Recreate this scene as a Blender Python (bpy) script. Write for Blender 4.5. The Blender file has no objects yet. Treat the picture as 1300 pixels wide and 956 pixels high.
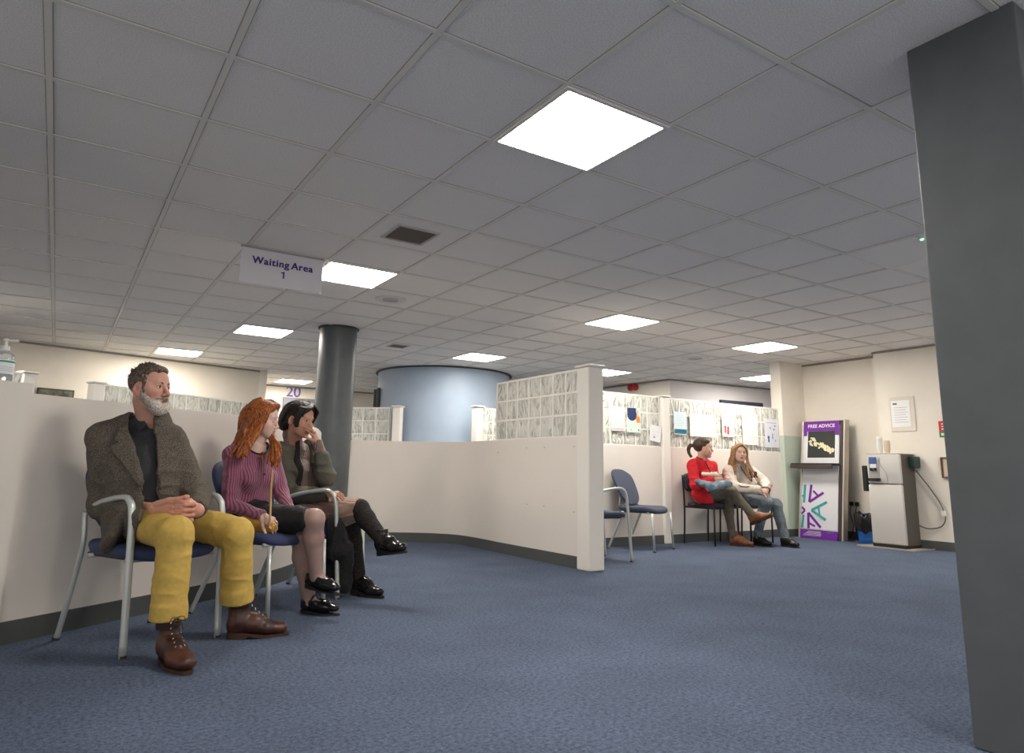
import bpy, bmesh, math, random
import numpy as np
from mathutils import Vector, Matrix
random.seed(7)
SC = bpy.context.scene
COL = SC.collection
PI = math.pi
CAMZ = 0.83
HC = 2.406            # ceiling height
# ------------------------------------------------------------------ helpers
MATS = {}
def nt(name):
    m = bpy.data.materials.new(name); m.use_nodes = True
    n = m.node_tree.nodes; l = m.node_tree.links
    return m, n, l, n['Principled BSDF']
def mat(name, col, rough=0.6, metal=0.0, noise=0.0, nscale=40.0, bump=0.0, bscale=200.0, spec=0.5, trans=0.0, ior=1.45,
        emit=None, estr=0.0, sheen=0.0, alpha=1.0, coat=0.0, col2=None):
    if name in MATS: return MATS[name]
    m, n, l, b = nt(name)
    b.inputs['Base Color'].default_value = (*col, 1)
    b.inputs['Roughness'].default_value = rough
    b.inputs['Metallic'].default_value = metal
    b.inputs['Specular IOR Level'].default_value = spec
    b.inputs['Transmission Weight'].default_value = trans
    b.inputs['IOR'].default_value = ior
    b.inputs['Sheen Weight'].default_value = sheen
    b.inputs['Alpha'].default_value = alpha
    b.inputs['Coat Weight'].default_value = coat
    if emit:
        b.inputs['Emission Color'].default_value = (*emit, 1); b.inputs['Emission Strength'].default_value = estr
    tc = n.new('ShaderNodeTexCoord')
    if noise > 0 or col2:
        t = n.new('ShaderNodeTexNoise'); t.inputs['Scale'].default_value = nscale; t.inputs['Detail'].default_value = 3
        l.new(tc.outputs['Object'], t.inputs['Vector'])
        r = n.new('ShaderNodeValToRGB')
        c2 = col2 or tuple(c*(1-noise) for c in col); c1 = col if col2 else tuple(min(1, c*(1+noise)) for c in col)
        r.color_ramp.elements[0].color = (*c2, 1); r.color_ramp.elements[1].color = (*c1, 1)
        r.color_ramp.elements[0].position = .38; r.color_ramp.elements[1].position = .62
        l.new(t.outputs['Fac'], r.inputs['Fac']); l.new(r.outputs['Color'], b.inputs['Base Color'])
    if bump > 0:
        t2 = n.new('ShaderNodeTexNoise'); t2.inputs['Scale'].default_value = bscale; t2.inputs['Detail'].default_value = 2
        l.new(tc.outputs['Object'], t2.inputs['Vector'])
        bn = n.new('ShaderNodeBump'); bn.inputs['Strength'].default_value = bump; bn.inputs['Distance'].default_value = .004
        l.new(t2.outputs['Fac'], bn.inputs['Height']); l.new(bn.outputs['Normal'], b.inputs['Normal'])
    MATS[name] = m
    return m

def link(o, parent=None):
    COL.objects.link(o)
    if parent is not None: o.parent = parent
    return o
def tag(o, label=None, cat=None, group=None, kind=None):
    if label: o['label'] = label
    if cat: o['category'] = cat
    if group: o['group'] = group
    if kind: o['kind'] = kind
    return o
def empty(name, loc=(0, 0, 0), rz=0.0, parent=None):
    o = bpy.data.objects.new(name, None); o.location = loc; o.rotation_euler = (0, 0, rz); o.empty_display_size = .05
    return link(o, parent)
def copy_tree(o, parent=None):
    c = o.copy(); COL.objects.link(c); c.parent = parent
    for ch in o.children: copy_tree(ch, c)
    return c

class MB:
    "collects geometry and links it as one mesh object"
    def __init__(s): s.v = []; s.f = []; s.mi = []; s.cur = 0; s.M = Matrix.Identity(4)
    def add(s, vs, fs):
        o = len(s.v); s.v += [tuple(s.M @ Vector(p)) for p in vs]; s.f += [tuple(i+o for i in f) for f in fs]; s.mi += [s.cur]*len(fs); return s
    def box(s, x0, x1, y0, y1, z0, z1, b=0.0):
        if x0 > x1: x0, x1 = x1, x0
        if y0 > y1: y0, y1 = y1, y0
        if z0 > z1: z0, z1 = z1, z0
        if b <= 0:
            vs = [(x, y, z) for x in (x0, x1) for y in (y0, y1) for z in (z0, z1)]
            return s.add(vs, [(0,1,3,2),(4,6,7,5),(0,4,5,1),(2,3,7,6),(0,2,6,4),(1,5,7,3)])
        bm = bmesh.new(); bmesh.ops.create_cube(bm, size=1)
        for v in bm.verts: v.co = Vector(((x0+x1)/2+v.co.x*(x1-x0), (y0+y1)/2+v.co.y*(y1-y0), (z0+z1)/2+v.co.z*(z1-z0)))
        bmesh.ops.bevel(bm, geom=bm.edges[:], offset=min(b, .49*min(x1-x0, y1-y0, z1-z0)), segments=2, affect='EDGES', profile=.5)
        return s.bm(bm)
    def bm(s, bm):
        bm.verts.ensure_lookup_table()
        for i, v in enumerate(bm.verts): v.index = i
        s.add([v.co[:] for v in bm.verts], [[v.index for v in f.verts] for f in bm.faces]); bm.free(); return s
    def prism(s, poly, z0, z1):
        n = len(poly); vs = [(x, y, z0) for x, y in poly]+[(x, y, z1) for x, y in poly]
        return s.add(vs, [tuple(range(n))[::-1], tuple(range(n, 2*n))]+[(i, (i+1) % n, n+(i+1) % n, n+i) for i in range(n)])
    def cyl(s, c, r, z0, z1, n=32, r2=None):
        r2 = r if r2 is None else r2
        vs = [(c[0]+r*math.cos(2*PI*i/n), c[1]+r*math.sin(2*PI*i/n), z0) for i in range(n)]+[(c[0]+r2*math.cos(2*PI*i/n), c[1]+r2*math.sin(2*PI*i/n), z1) for i in range(n)]
        return s.add(vs, [tuple(range(n))[::-1], tuple(range(n, 2*n))]+[(i, (i+1) % n, n+(i+1) % n, n+i) for i in range(n)])
    def lathe(s, prof, c=(0, 0), n=32):
        vs = []; fs = []
        for r, z in prof: vs += [(c[0]+r*math.cos(2*PI*i/n), c[1]+r*math.sin(2*PI*i/n), z) for i in range(n)]
        for k in range(len(prof)-1):
            for i in range(n): fs.append((k*n+i, k*n+(i+1) % n, (k+1)*n+(i+1) % n, (k+1)*n+i))
        fs.append(tuple(range(n))[::-1]); fs.append(tuple((len(prof)-1)*n+i for i in range(n)))
        return s.add(vs, fs)
    def tube(s, pts, r, n=10, smooth=True, sub=6, flat=1.0, cap=True):
        P = [Vector(p) for p in pts]
        rs = list(r) if hasattr(r, '__len__') else [r]*len(P)
        if smooth and len(P) > 2:
            Q = []; RR_ = []
            for i in range(len(P)-1):
                p0 = P[max(i-1, 0)]; p1 = P[i]; p2 = P[i+1]; p3 = P[min(i+2, len(P)-1)]
                for k in range(sub):
                    t = k/sub
                    Q.append(.5*((2*p1)+(p2-p0)*t+(2*p0-5*p1+4*p2-p3)*t*t+(3*p1-p0-3*p2+p3)*t**3)); RR_.append(rs[i]*(1-t)+rs[i+1]*t)
            Q.append(P[-1]); RR_.append(rs[-1]); P = Q; rs = RR_
        vs = []; fs = []; up = None
        for i, p in enumerate(P):
            d = (P[min(i+1, len(P)-1)]-P[max(i-1, 0)]).normalized()
            if up is None:
                up = Vector((0, 0, 1)) if abs(d.z) < .9 else Vector((0, 1, 0))
            a = d.cross(up).normalized(); b = a.cross(d).normalized(); up = b
            for k in range(n):
                an = 2*PI*k/n; vs.append(p+a*(rs[i]*math.cos(an)*flat)+b*(rs[i]*math.sin(an)))
        for i in range(len(P)-1):
            for k in range(n): fs.append((i*n+k, i*n+(k+1) % n, (i+1)*n+(k+1) % n, (i+1)*n+k))
        if cap: fs.append(tuple(range(n))[::-1]); fs.append(tuple((len(P)-1)*n+k for k in range(n)))
        return s.add(vs, fs)
    def build(s, name, m, parent=None, smooth=False, fix=True):
        me = bpy.data.meshes.new(name); me.from_pydata(s.v, [], s.f)
        for x in (m if isinstance(m, (list, tuple)) else [m]): me.materials.append(x)
        if any(s.mi): me.polygons.foreach_set('material_index', s.mi)
        if fix:
            b = bmesh.new(); b.from_mesh(me); bmesh.ops.recalc_face_normals(b, faces=b.faces); b.to_mesh(me); b.free()
        if smooth:
            me.polygons.foreach_set('use_smooth', [True]*len(me.polygons))
            if smooth == 'auto': me.set_sharp_from_angle(angle=math.radians(40))
        me.update()
        return link(bpy.data.objects.new(name, me), parent)

def text(name, body, size, m, M, parent=None, bold=0.0, align='CENTER', depth=.0008, spacing=1.0, thick=0):
    cu = bpy.data.curves.new(name, 'FONT'); cu.body = body; cu.size = size; cu.align_x = align; cu.align_y = 'CENTER'
    cu.extrude = depth; cu.offset = bold; cu.space_character = spacing
    t = bpy.data.objects.new(name, cu); COL.objects.link(t)
    bpy.context.view_layer.update()
    me = bpy.data.meshes.new_from_object(t.evaluated_get(bpy.context.evaluated_depsgraph_get()))
    bpy.data.objects.remove(t)
    if thick:
        b = bmesh.new()
        for dx in (-thick, 0, thick):
            m3 = me.copy(); m3.transform(Matrix.Translation((dx, 0, dx*.05))); b.from_mesh(m3)
        b.to_mesh(me); b.free()
    me.transform(M); me.materials.clear(); me.materials.append(m); me.name = name
    return link(bpy.data.objects.new(name, me), parent)
def frame_matrix(o, xdir, zdir):
    "text plane: x along xdir, y along zdir, origin o"
    x = Vector(xdir).normalized(); y = Vector(zdir).normalized(); z = x.cross(y)
    return Matrix(((x.x, y.x, z.x, o[0]), (x.y, y.y, z.y, o[1]), (x.z, y.z, z.z, o[2]), (0, 0, 0, 1)))

# ------------------------------------------------------------------ camera
yaw, pitch, roll = .5779, .1849, .0184
fw = Vector((math.sin(yaw)*math.cos(pitch), math.cos(yaw)*math.cos(pitch), math.sin(pitch)))
rt = Vector((math.cos(yaw), -math.sin(yaw), 0)); up = rt.cross(fw)
r2 = rt*math.cos(roll)+up*math.sin(roll); u2 = r2.cross(fw)
cam = bpy.data.cameras.new('camera'); co = bpy.data.objects.new('camera', cam); COL.objects.link(co)
co.matrix_world = Matrix(((r2.x, u2.x, -fw.x, 0), (r2.y, u2.y, -fw.y, 0), (r2.z, u2.z, -fw.z, CAMZ), (0, 0, 0, 1)))
cam.sensor_width = 36; cam.lens = 868.07/1300*36; cam.shift_y = -44.5/1300; cam.clip_start = .02
SC.camera = co
SC.view_settings.view_transform = 'Standard'; SC.view_settings.look = 'None'; SC.view_settings.gamma = 1
SC.view_settings.use_curve_mapping = False; SC.view_settings.exposure = 1.42
w = bpy.data.worlds.new('world'); SC.world = w; w.use_nodes = True
w.node_tree.nodes['Background'].inputs[0].default_value = (1, .96, .9, 1); w.node_tree.nodes['Background'].inputs[1].default_value = .42

# ------------------------------------------------------------------ materials
M_wall = mat('cream_wall_paint', (.80, .745, .66), .55, noise=.02, nscale=3, bump=.05, bscale=300)
M_part = mat('partition_paint', (.79, .735, .675), .5, noise=.015, nscale=2, bump=.04, bscale=200)
M_white = mat('white_gloss_paint', (.84, .80, .74), .4)
M_skirt = mat('dark_grey_skirting', (.085, .09, .088), .5)
M_col = mat('blue_grey_column_paint', (.095, .105, .112), .42, noise=.05, nscale=8, bump=.05, bscale=400)
M_blue = mat('blue_drum_paint', (.36, .445, .56), .5, noise=.03, nscale=3)
M_black = mat('black_plastic', (.015, .015, .017), .4)
M_dark = mat('dark_trim', (.05, .05, .055), .5)
M_frame = mat('pale_grey_metal', (.50, .53, .52), .35, metal=.35)
M_rub = mat('rubber', (.03, .03, .03), .8)
M_blackmetal = mat('black_metal', (.02, .02, .022), .35, metal=.3)
def carpet():
    m, n, l, b = nt('blue_carpet'); tc = n.new('ShaderNodeTexCoord')
    t = n.new('ShaderNodeTexNoise'); t.inputs['Scale'].default_value = 62; t.inputs['Detail'].default_value = 6; t.inputs['Roughness'].default_value = .88
    l.new(tc.outputs['Object'], t.inputs['Vector'])
    r = n.new('ShaderNodeValToRGB'); r.color_ramp.elements[0].position = .36; r.color_ramp.elements[1].position = .66
    r.color_ramp.elements[0].color = (.030, .042, .072, 1); r.color_ramp.elements[1].color = (.160, .200, .292, 1)
    l.new(t.outputs['Fac'], r.inputs['Fac'])
    t2 = n.new('ShaderNodeTexNoise'); t2.inputs['Scale'].default_value = 2.2; t2.inputs['Detail'].default_value = 4
    l.new(tc.outputs['Object'], t2.inputs['Vector'])
    mr = n.new('ShaderNodeMapRange'); mr.inputs['From Min'].default_value = .3; mr.inputs['From Max'].default_value = .7; mr.inputs['To Min'].default_value = .88; mr.inputs['To Max'].default_value = 1.1
    l.new(t2.outputs['Fac'], mr.inputs['Value'])
    mx = n.new('ShaderNodeMix'); mx.data_type = 'RGBA'; mx.blend_type = 'MULTIPLY'; mx.inputs['Factor'].default_value = 1
    l.new(r.outputs['Color'], mx.inputs['A']); l.new(mr.outputs['Result'], mx.inputs['B']); l.new(mx.outputs['Result'], b.inputs['Base Color'])
    b.inputs['Roughness'].default_value = .95; b.inputs['Specular IOR Level'].default_value = .15
    bn = n.new('ShaderNodeBump'); bn.inputs['Strength'].default_value = .5; bn.inputs['Distance'].default_value = .004
    l.new(t.outputs['Fac'], bn.inputs['Height']); l.new(bn.outputs['Normal'], b.inputs['Normal'])
    return m
M_carpet = carpet()
M_tile = mat('mineral_fibre_ceiling_tile', (.88, .85, .81), .85, noise=.09, nscale=170, bump=.45, bscale=220, spec=.2)
M_tbar = mat('ceiling_grid_bar', (.78, .75, .69), .5)
M_light = mat('light_diffuser', (1, 1, 1), .5, emit=(1.0, .93, .83), estr=17.0)
M_lightoff = mat('unlit_diffuser', (.80, .79, .76), .5)
def glassblock():
    m, n, l, b = nt('wavy_block_glass'); tc = n.new('ShaderNodeTexCoord')
    b.inputs['Base Color'].default_value = (.94, .95, .88, 1); b.inputs['Roughness'].default_value = .1
    b.inputs['Transmission Weight'].default_value = .28; b.inputs['IOR'].default_value = 1.2
    t = n.new('ShaderNodeTexNoise'); t.inputs['Scale'].default_value = 11; t.inputs['Detail'].default_value = 1; t.inputs['Distortion'].default_value = 2.2
    mp_ = n.new('ShaderNodeMapping'); mp_.inputs['Scale'].default_value = (1.3, 1.3, .45); l.new(tc.outputs['Object'], mp_.inputs['Vector']); l.new(mp_.outputs['Vector'], t.inputs['Vector'])
    bn = n.new('ShaderNodeBump'); bn.inputs['Strength'].default_value = 1; bn.inputs['Distance'].default_value = .05
    rp = n.new('ShaderNodeValToRGB'); rp.color_ramp.elements[0].position = .36; rp.color_ramp.elements[1].position = .50; rp.color_ramp.elements[0].color = (.62, .62, .55, 1); rp.color_ramp.elements[1].color = (.98, .98, .92, 1)
    l.new(t.outputs['Fac'], rp.inputs['Fac']); l.new(rp.outputs['Color'], b.inputs['Base Color'])
    l.new(t.outputs['Fac'], bn.inputs['Height']); l.new(bn.outputs['Normal'], b.inputs['Normal'])
    return m
M_glass = glassblock()
M_mortar = mat('white_mortar', (.90, .88, .82), .6)
M_chairblue = mat('blue_chair_fabric', (.030, .045, .12), .75, noise=.12, nscale=160, bump=.2, bscale=500, sheen=.08)
M_chairslate = mat('slate_blue_chair_fabric', (.034, .048, .088), .7, noise=.1, nscale=160, bump=.2, bscale=500, sheen=.08)
M_chairblack = mat('charcoal_chair_vinyl', (.03, .032, .045), .45)

def struct(o, label=None):
    o['kind'] = 'structure'
    if label: o['label'] = label
    return o
# ------------------------------------------------------------------ shell
X0, X1, Y0, Y1 = -4.2, 12.2, -3.6, 14.0
f = struct(MB().box(X0, X1, Y0, Y1+.1, -.1, 0).build('floor', M_carpet), 'flecked blue carpet over the whole waiting room')
c = struct(MB().box(X0, X1, Y0, Y1+.1, HC, HC+.1).build('ceiling', M_tile), 'suspended ceiling of speckled grey square tiles')
g = MB()
GX = [-.209+.6*i for i in range(-6, 21)]; GY = [2.654+.6*j for j in range(-10, 20)]
for x in GX: g.box(x-.012, x+.012, Y0, Y1, HC-.007, HC+.002)
for y in GY: g.box(X0, X1, y-.012, y+.012, HC-.0065, HC+.002)
g.build('tile_grid', M_tbar, c)
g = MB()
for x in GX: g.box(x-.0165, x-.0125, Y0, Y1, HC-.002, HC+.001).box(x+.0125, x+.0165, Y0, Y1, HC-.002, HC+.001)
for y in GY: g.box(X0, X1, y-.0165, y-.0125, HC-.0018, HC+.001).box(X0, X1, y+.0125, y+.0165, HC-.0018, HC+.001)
g.build('tile_gap_shadow', mat('tile_gap_shadow_grey', (.42, .40, .37), .8), c)  # grey strips along both sides of each bar, coloured as its shadow line
def wallseg(name, a, b, z0=0, z1=HC, th=.12, m=None, skirt=True, trim=True, parent=None, side=1):
    "a vertical wall whose room face runs a->b; thickness to the left of a->b when side=1"
    a = Vector(a); b = Vector(b); d = (b-a).normalized(); n = Vector((-d.y, d.x))*side
    o = MB().prism([a[:], b[:], (b+n*th)[:], (a+n*th)[:]], z0, z1).build(name, m or M_wall, parent)
    if parent is None: struct(o)
    if skirt: MB().prism([(a-n*.012)[:], (b-n*.012)[:], (b+n*.002)[:], (a+n*.002)[:]], 0, .1).build('skirting', M_skirt, o)
    if trim: MB().prism([(a-n*.012)[:], (b-n*.012)[:], (b+n*.002)[:], (a+n*.002)[:]], HC-.03, HC-.006).build('edge_trim', mat('shadow_gap_trim', (.3, .27, .24), .6), o)
    return o
wallseg('wall_left', (X0+.1, 3.0), (X0+.1, Y1), side=1)
wallseg('wall_back', (X0, Y1), (X1, Y1), side=1)
wallseg('wall_right', (X1-.1, Y0), (X1-.1, Y1), side=-1)
o = wallseg('wall_back_left', (-.72, 11.12), (2.72, 12.0)); struct(o, 'cream back wall behind the man, above the low partition')
MB().prism([(2.72, 12.0), (2.84, 11.98), (2.95, 14.0), (2.83, 14.0)], 0, HC).build('return_panel', M_wall, o)
MB().prism([(-.84, 11.12), (-.72, 11.12), (-.95, 14.0), (-1.07, 14.0)], 0, HC).build('return_panel', M_wall, o)
# box of rooms at the right behind the glass partition
M_cool = mat('cool_white_wall_paint', (.72, .69, .70), .6)
o = MB().prism([(8.62, 8.25), (8.74, 8.25), (8.66, 14), (8.54, 14)], 0, HC).build('wall_inner_west', M_wall); struct(o)
MB().prism([(8.60, 8.25), (8.63, 8.25), (8.55, 14), (8.52, 14)], HC-.03, HC-.004).build('edge_trim', mat('shadow_gap_trim', (0, 0, 0)), o)
o = wallseg('wall_inner_south', (8.62, 8.25), (11.3, 8.0), m=M_cool, side=1)
o2 = wallseg('wall_inner_east', (11.3, 8.0), (11.0, 6.2), m=M_cool, side=1)
# right hand walls
struct(wallseg('wall_right_recess', (8.95, 5.95), (8.95, 4.6), m=M_wall, side=1), 'cream wall behind the advice kiosk')
o = struct(MB().box(8.66, 9.1, Y0+.1, 4.74, 0, HC).build('wall_right_pier', M_wall), 'cream wall behind the water dispenser')
MB().box(8.645, 8.662, Y0+.2, 4.752, 0, .1).build('skirting', M_skirt, o)
MB().box(8.648, 8.662, Y0+.2, 4.752, HC-.03, HC-.006).build('edge_trim', mat('shadow_gap_trim', (0, 0, 0)), o)
M_green = mat('pale_green_reflection', (.50, .58, .49), .5)
o = struct(MB().box(8.42, 9.1, 5.95, 6.12, 0, HC).build('wall_right_stub', M_wall), 'wall end beside the advice kiosk, green reflection coloured on its lower half')
MB().box(8.412, 8.955, 5.940, 6.125, .1, 1.36).build('green_reflection_panel', M_green, o)  # reflected green on the lower wall, put in as a coloured panel
MB().box(8.405, 8.955, 5.930, 6.125, 0, .1).build('skirting', M_skirt, o)

# columns
o = struct(MB().lathe([(.212, 0), (.212, HC)], (2.57, 7.63), 64).build('trim_1', M_col, smooth='auto'), 'round blue-grey column behind the dark-haired woman')
MB().lathe([(.232, HC-.018), (.232, HC-.002)], (2.57, 7.63), 48).build('collar', M_dark, o, smooth='auto')
MB().lathe([(.224, 0), (.224, .1), (.212, .1)], (2.57, 7.63), 48).build('skirting', M_skirt, o, smooth='auto')
o = struct(MB().box(2.50, 2.86, .80, 1.15, 0, HC, .006).build('trim_2', M_col), 'big square blue-grey column at the right edge')
# blue drum
DC = (5.42, 10.42)
o = struct(MB().lathe([(1.12, 0), (1.12, HC-.02)], DC, 96).build('wall_drum', M_blue, smooth='auto'), 'curved light blue wall of the round room')
MB().lathe([(1.16, HC-.025), (1.16, HC-.004)], DC, 96).build('edge_trim', M_dark, o, smooth='auto')

# ------------------------------------------------------------------ low partitions
PH, PT, RT = 1.13, .10, 1.735
def cr(pts, sub=8):
    P = [Vector(p) for p in pts]; Q = []
    for i in range(len(P)-1):
        p0 = P[max(i-1, 0)]; p1 = P[i]; p2 = P[i+1]; p3 = P[min(i+2, len(P)-1)]
        for k in range(sub):
            t = k/sub; Q.append(.5*((2*p1)+(p2-p0)*t+(2*p0-5*p1+4*p2-p3)*t*t+(3*p1-p0-3*p2+p3)*t**3))
    Q.append(P[-1]); return Q
def offset(Q, d):
    R = []
    for i, p in enumerate(Q):
        t = (Q[min(i+1, len(Q)-1)]-Q[max(i-1, 0)]).normalized(); R.append(p+Vector((-t.y, t.x))*d)
    return R
def ribbon(mb, Q, d0, d1, z0, z1):
    A = offset(Q, d0); B = offset(Q, d1); n = len(Q)
    vs = [(p.x, p.y, z0) for p in A]+[(p.x, p.y, z1) for p in A]+[(p.x, p.y, z0) for p in B]+[(p.x, p.y, z1) for p in B]
    fs = []
    for i in range(n-1):
        fs += [(i, i+1, n+i+1, n+i), (2*n+i+1, 2*n+i, 3*n+i, 3*n+i+1), (n+i, n+i+1, 3*n+i+1, 3*n+i), (i+1, i, 2*n+i, 2*n+i+1)]
    fs += [(0, n, 3*n, 2*n), (n-1, 3*n-1, 4*n-1, 2*n-1)]
    mb.add(vs, fs)
def glass_wall(parent, a, b, z0=PH, rows=3, th=.08, pitch=.2, name='glass_blocks'):
    a = Vector(a); b = Vector(b); L = (b-a).length; n = max(1, round(L/pitch)); p = L/n; d = (b-a)/L
    ang = math.atan2(d.y, d.x); M = Matrix.Translation((a.x, a.y, z0)) @ Matrix.Rotation(ang, 4, 'Z')
    mg = MB(); mg.M = M
    for i in range(n):
        for r in range(rows): mg.box(i*p+.008, (i+1)*p-.008, -th/2, th/2, r*.2+.008, r*.2+.192, .010)
    mg.build(name, M_glass, parent, smooth='auto')
    mm = MB(); mm.M = M
    for i in range(n+1): mm.box(i*p-.009, i*p+.009, -th/2-.001, th/2+.001, 0, rows*.2+.009)
    for r in range(rows+1): mm.box(0, L, -th/2-.0005, th/2+.0005, r*.2-.009, r*.2+.009)
    mm.build('mortar', M_mortar, parent)
def post(parent, x, y, w=.14, ang=0, h=RT, d=None):
    d = d or w
    m = MB(); m.M = Matrix.Translation((x, y, 0)) @ Matrix.Rotation(ang, 4, 'Z')
    m.box(-w/2, w/2, -d/2, d/2, 0, h, .012); o = m.build('post', M_white, parent)
    m = MB(); m.M = Matrix.Translation((x, y, 0)) @ Matrix.Rotation(ang, 4, 'Z')
    m.box(-w/2-.015, w/2+.015, -d/2-.015, d/2+.015, h, h+.022, .008); m.build('cap', M_white, o)
    return o
def partition(name, Q, label, d0=0, d1=PT, h=PH, skirts=(0,)):
    mb = MB(); ribbon(mb, Q, d0, d1, 0, h); o = struct(mb.build(name, M_part, None, smooth='auto'), label)
    for s in skirts:
        mb = MB(); ribbon(mb, Q, (d0-.012 if s == 0 else d1), (d0 if s == 0 else d1+.012), 0, .1); mb.build('skirting', M_skirt, o, smooth='auto')
    return o
# S-shaped partition in the middle
QS = [Vector((3.86, 4.74)), Vector((3.86, 5.9))]+cr([(3.86, 6.1), (3.88, 6.55), (3.84, 6.95), (3.62, 7.27), (3.25, 7.50), (2.75, 7.66)], 8)
o = partition('wall_partition_curved', QS, 'cream S-shaped low partition in the middle of the room', -PT, 0, skirts=(1,))
glass_wall(o, (3.905, 4.80), (3.905, 6.2))
post(o, 3.905, 4.70, .17)
ms = MB()
for (y, z) in [(4.87, 1.04), (5.32, 1.04), (5.62, 1.04), (4.87, .47), (5.32, .50), (5.6, .50), (6.15, 1.0)]: ms.box(3.856, 3.861, y-.006, y+.006, z-.005, z+.005)
ms.build('screw_covers', mat('grey_filler', (.45, .43, .4), .7), o)
# partition behind the right hand chairs
QR = [Vector((4.6, 6.0)), Vector((8.44, 6.0))]
o = partition('wall_partition_right', QR, 'cream low partition topped with glass blocks behind the right-hand chairs', 0, PT)
glass_wall(o, (4.7, 6.05), (6.08, 6.05)); glass_wall(o, (6.24, 6.05), (8.42, 6.05)); post(o, 6.16, 6.04, .12, d=.16)
# left partition behind the three sitters
QL = [Vector((-.16, 4.02)), Vector((.13, 4.225))]+cr([(.5, 4.485), (1.0, 4.84), (1.42, 5.2), (1.78, 5.75), (2.08, 6.5), (2.36, 7.35)], 8)
o = partition('wall_partition_left', QL, 'cream low partition behind the three people on the left', 0, PT, 1.15)
QE = [Vector((-1.6, 3.0)), Vector((-.145, 4.01))]
o = partition('wall_partition_end', QE, 'taller end panel of the low partition at the left edge', -.02, .13, 1.192, skirts=())
# far glass block screens
def screen(name, a, b, label, posts, h0=PH):
    a_ = Vector(a); b_ = Vector(b)
    o = partition(name, [a_, b_], label, -.05, .05)
    glass_wall(o, a, b)
    for p in posts: post(o, p[0], p[1], .13, math.atan2(b_.y-a_.y, b_.x-a_.x))
    return o
screen('wall_screen_left', (.36, 9.46), (2.5, 10.85), 'far glass-block screen behind the man and the red-haired woman', [(.30, 9.42)])
screen('wall_screen_far_left', (-2.1, 7.9), (-.42, 8.83), 'glass-block screen at the far left edge', [(-.36, 8.86)])
screen('wall_screen_centre', (3.2, 11.0), (4.24, 9.92), 'glass-block screen between the round column and the blue drum', [(4.30, 9.76)])
screen('wall_screen_drum', (5.28, 8.9), (5.88, 9.0), 'short glass-block screen in front of the right side of the blue drum', [(5.2, 8.88)])

# ------------------------------------------------------------------ ceiling lights
lab = {
 (1.891, 2.354): 'large bright square ceiling light panel nearest the camera, upper middle',
 (1.891, 5.354): 'bright ceiling light panel just right of the waiting area sign',
 (1.891, 8.354): 'ceiling light panel above and left of the round column, below the sign',
 (1.291, 10.754): 'small far ceiling light panel above the man, leftmost of those in view',
 (4.891, 5.354): 'ceiling light panel with a warm yellow halo over the middle partition post',
 (4.891, 8.354): 'ceiling light panel just above the blue drum',
 (7.291, 5.354): 'ceiling light panel above the two seated women on the right',
 (7.291, 8.354): 'small ceiling light panel just right of the tall white partition post',
 (9.691, 7.154): 'small ceiling light panel next to the cream wall end, far right',
 (3.6, 13.1): 'far ceiling light glimpsed left of the round column',
 (-1.109, 8.354): 'ceiling light panel just off the left edge', (1.891, -.646): 'ceiling light panel behind the camera', (4.891, -.646): 'ceiling light panel behind the square column', (7.291, 2.354): 'ceiling light panel hidden by the square column',(-1.109,-.646):'ceiling light panel behind the camera on the left'}
proto = None
for (x, y), L in lab.items():
    if proto is None:
        proto = empty('ceiling_light', (x, y, HC)); 
        m = MB()
        for a, b_, c_, d in ((-.297, .297, -.297, -.277), (-.297, .297, .277, .297), (-.297, -.277, -.277, .277), (.277, .297, -.277, .277)): m.box(a, b_, c_, d, -.014, -.001)
        m.build('frame', M_white, proto)
        MB().box(-.277, .277, -.277, .277, -.011, -.003).build('diffuser', M_light, proto); r = proto
    else: r = copy_tree(proto); r.location = (x, y, HC)
    tag(r, L, 'ceiling light', 'square light panels in the suspended ceiling')
off = empty('ceiling_light', (4.891, 2.354, HC)); tag(off, 'unlit pale ceiling light panel beside the square column', 'ceiling light', 'square light panels in the suspended ceiling')
m = MB()
for a, b_, c_, d in ((-.297, .297, -.297, -.277), (-.297, .297, .277, .297), (-.297, -.277, -.277, .277), (.277, .297, -.277, .277)): m.box(a, b_, c_, d, -.014, -.001)
m.build('frame', M_white, off); MB().box(-.277, .277, -.277, .277, -.011, -.003).build('diffuser', M_lightoff, off)
def grille(name, x, y, w, d, label, ang=0):
    r = empty(name, (x, y, HC), ang); tag(r, label, 'vent', None)
    m = MB()
    for a, b_, c_, e in ((-w/2-.02, w/2+.02, -d/2-.02, -d/2), (-w/2-.02, w/2+.02, d/2, d/2+.02), (-w/2-.02, -w/2, -d/2, d/2), (w/2, w/2+.02, -d/2, d/2)): m.box(a, b_, c_, e, -.008, 0)
    m.build('frame', mat('vent_frame', (.5, .47, .43), .5), r)
    MB().box(-w/2, w/2, -d/2, d/2, -.003, 0).build('backing', mat('brown_grille_dark', (.10, .08, .065), .7), r)
    m = MB(); n = int(d/.02)
    for i in range(n): m.box(-w/2, w/2, -d/2+i*d/n+.004, -d/2+i*d/n+.010, -.007, -.003)
    m.build('louvres', mat('brown_grille', (.20, .165, .14), .6), r)
grille('ceiling_vent', 1.86, 4.16, .27, .27, 'brown louvred ceiling vent nearest the camera, above the sign')
grille('ceiling_vent', 3.6, 8.27, .2, .2, 'small brown ceiling vent to the right of the round column')
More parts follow.
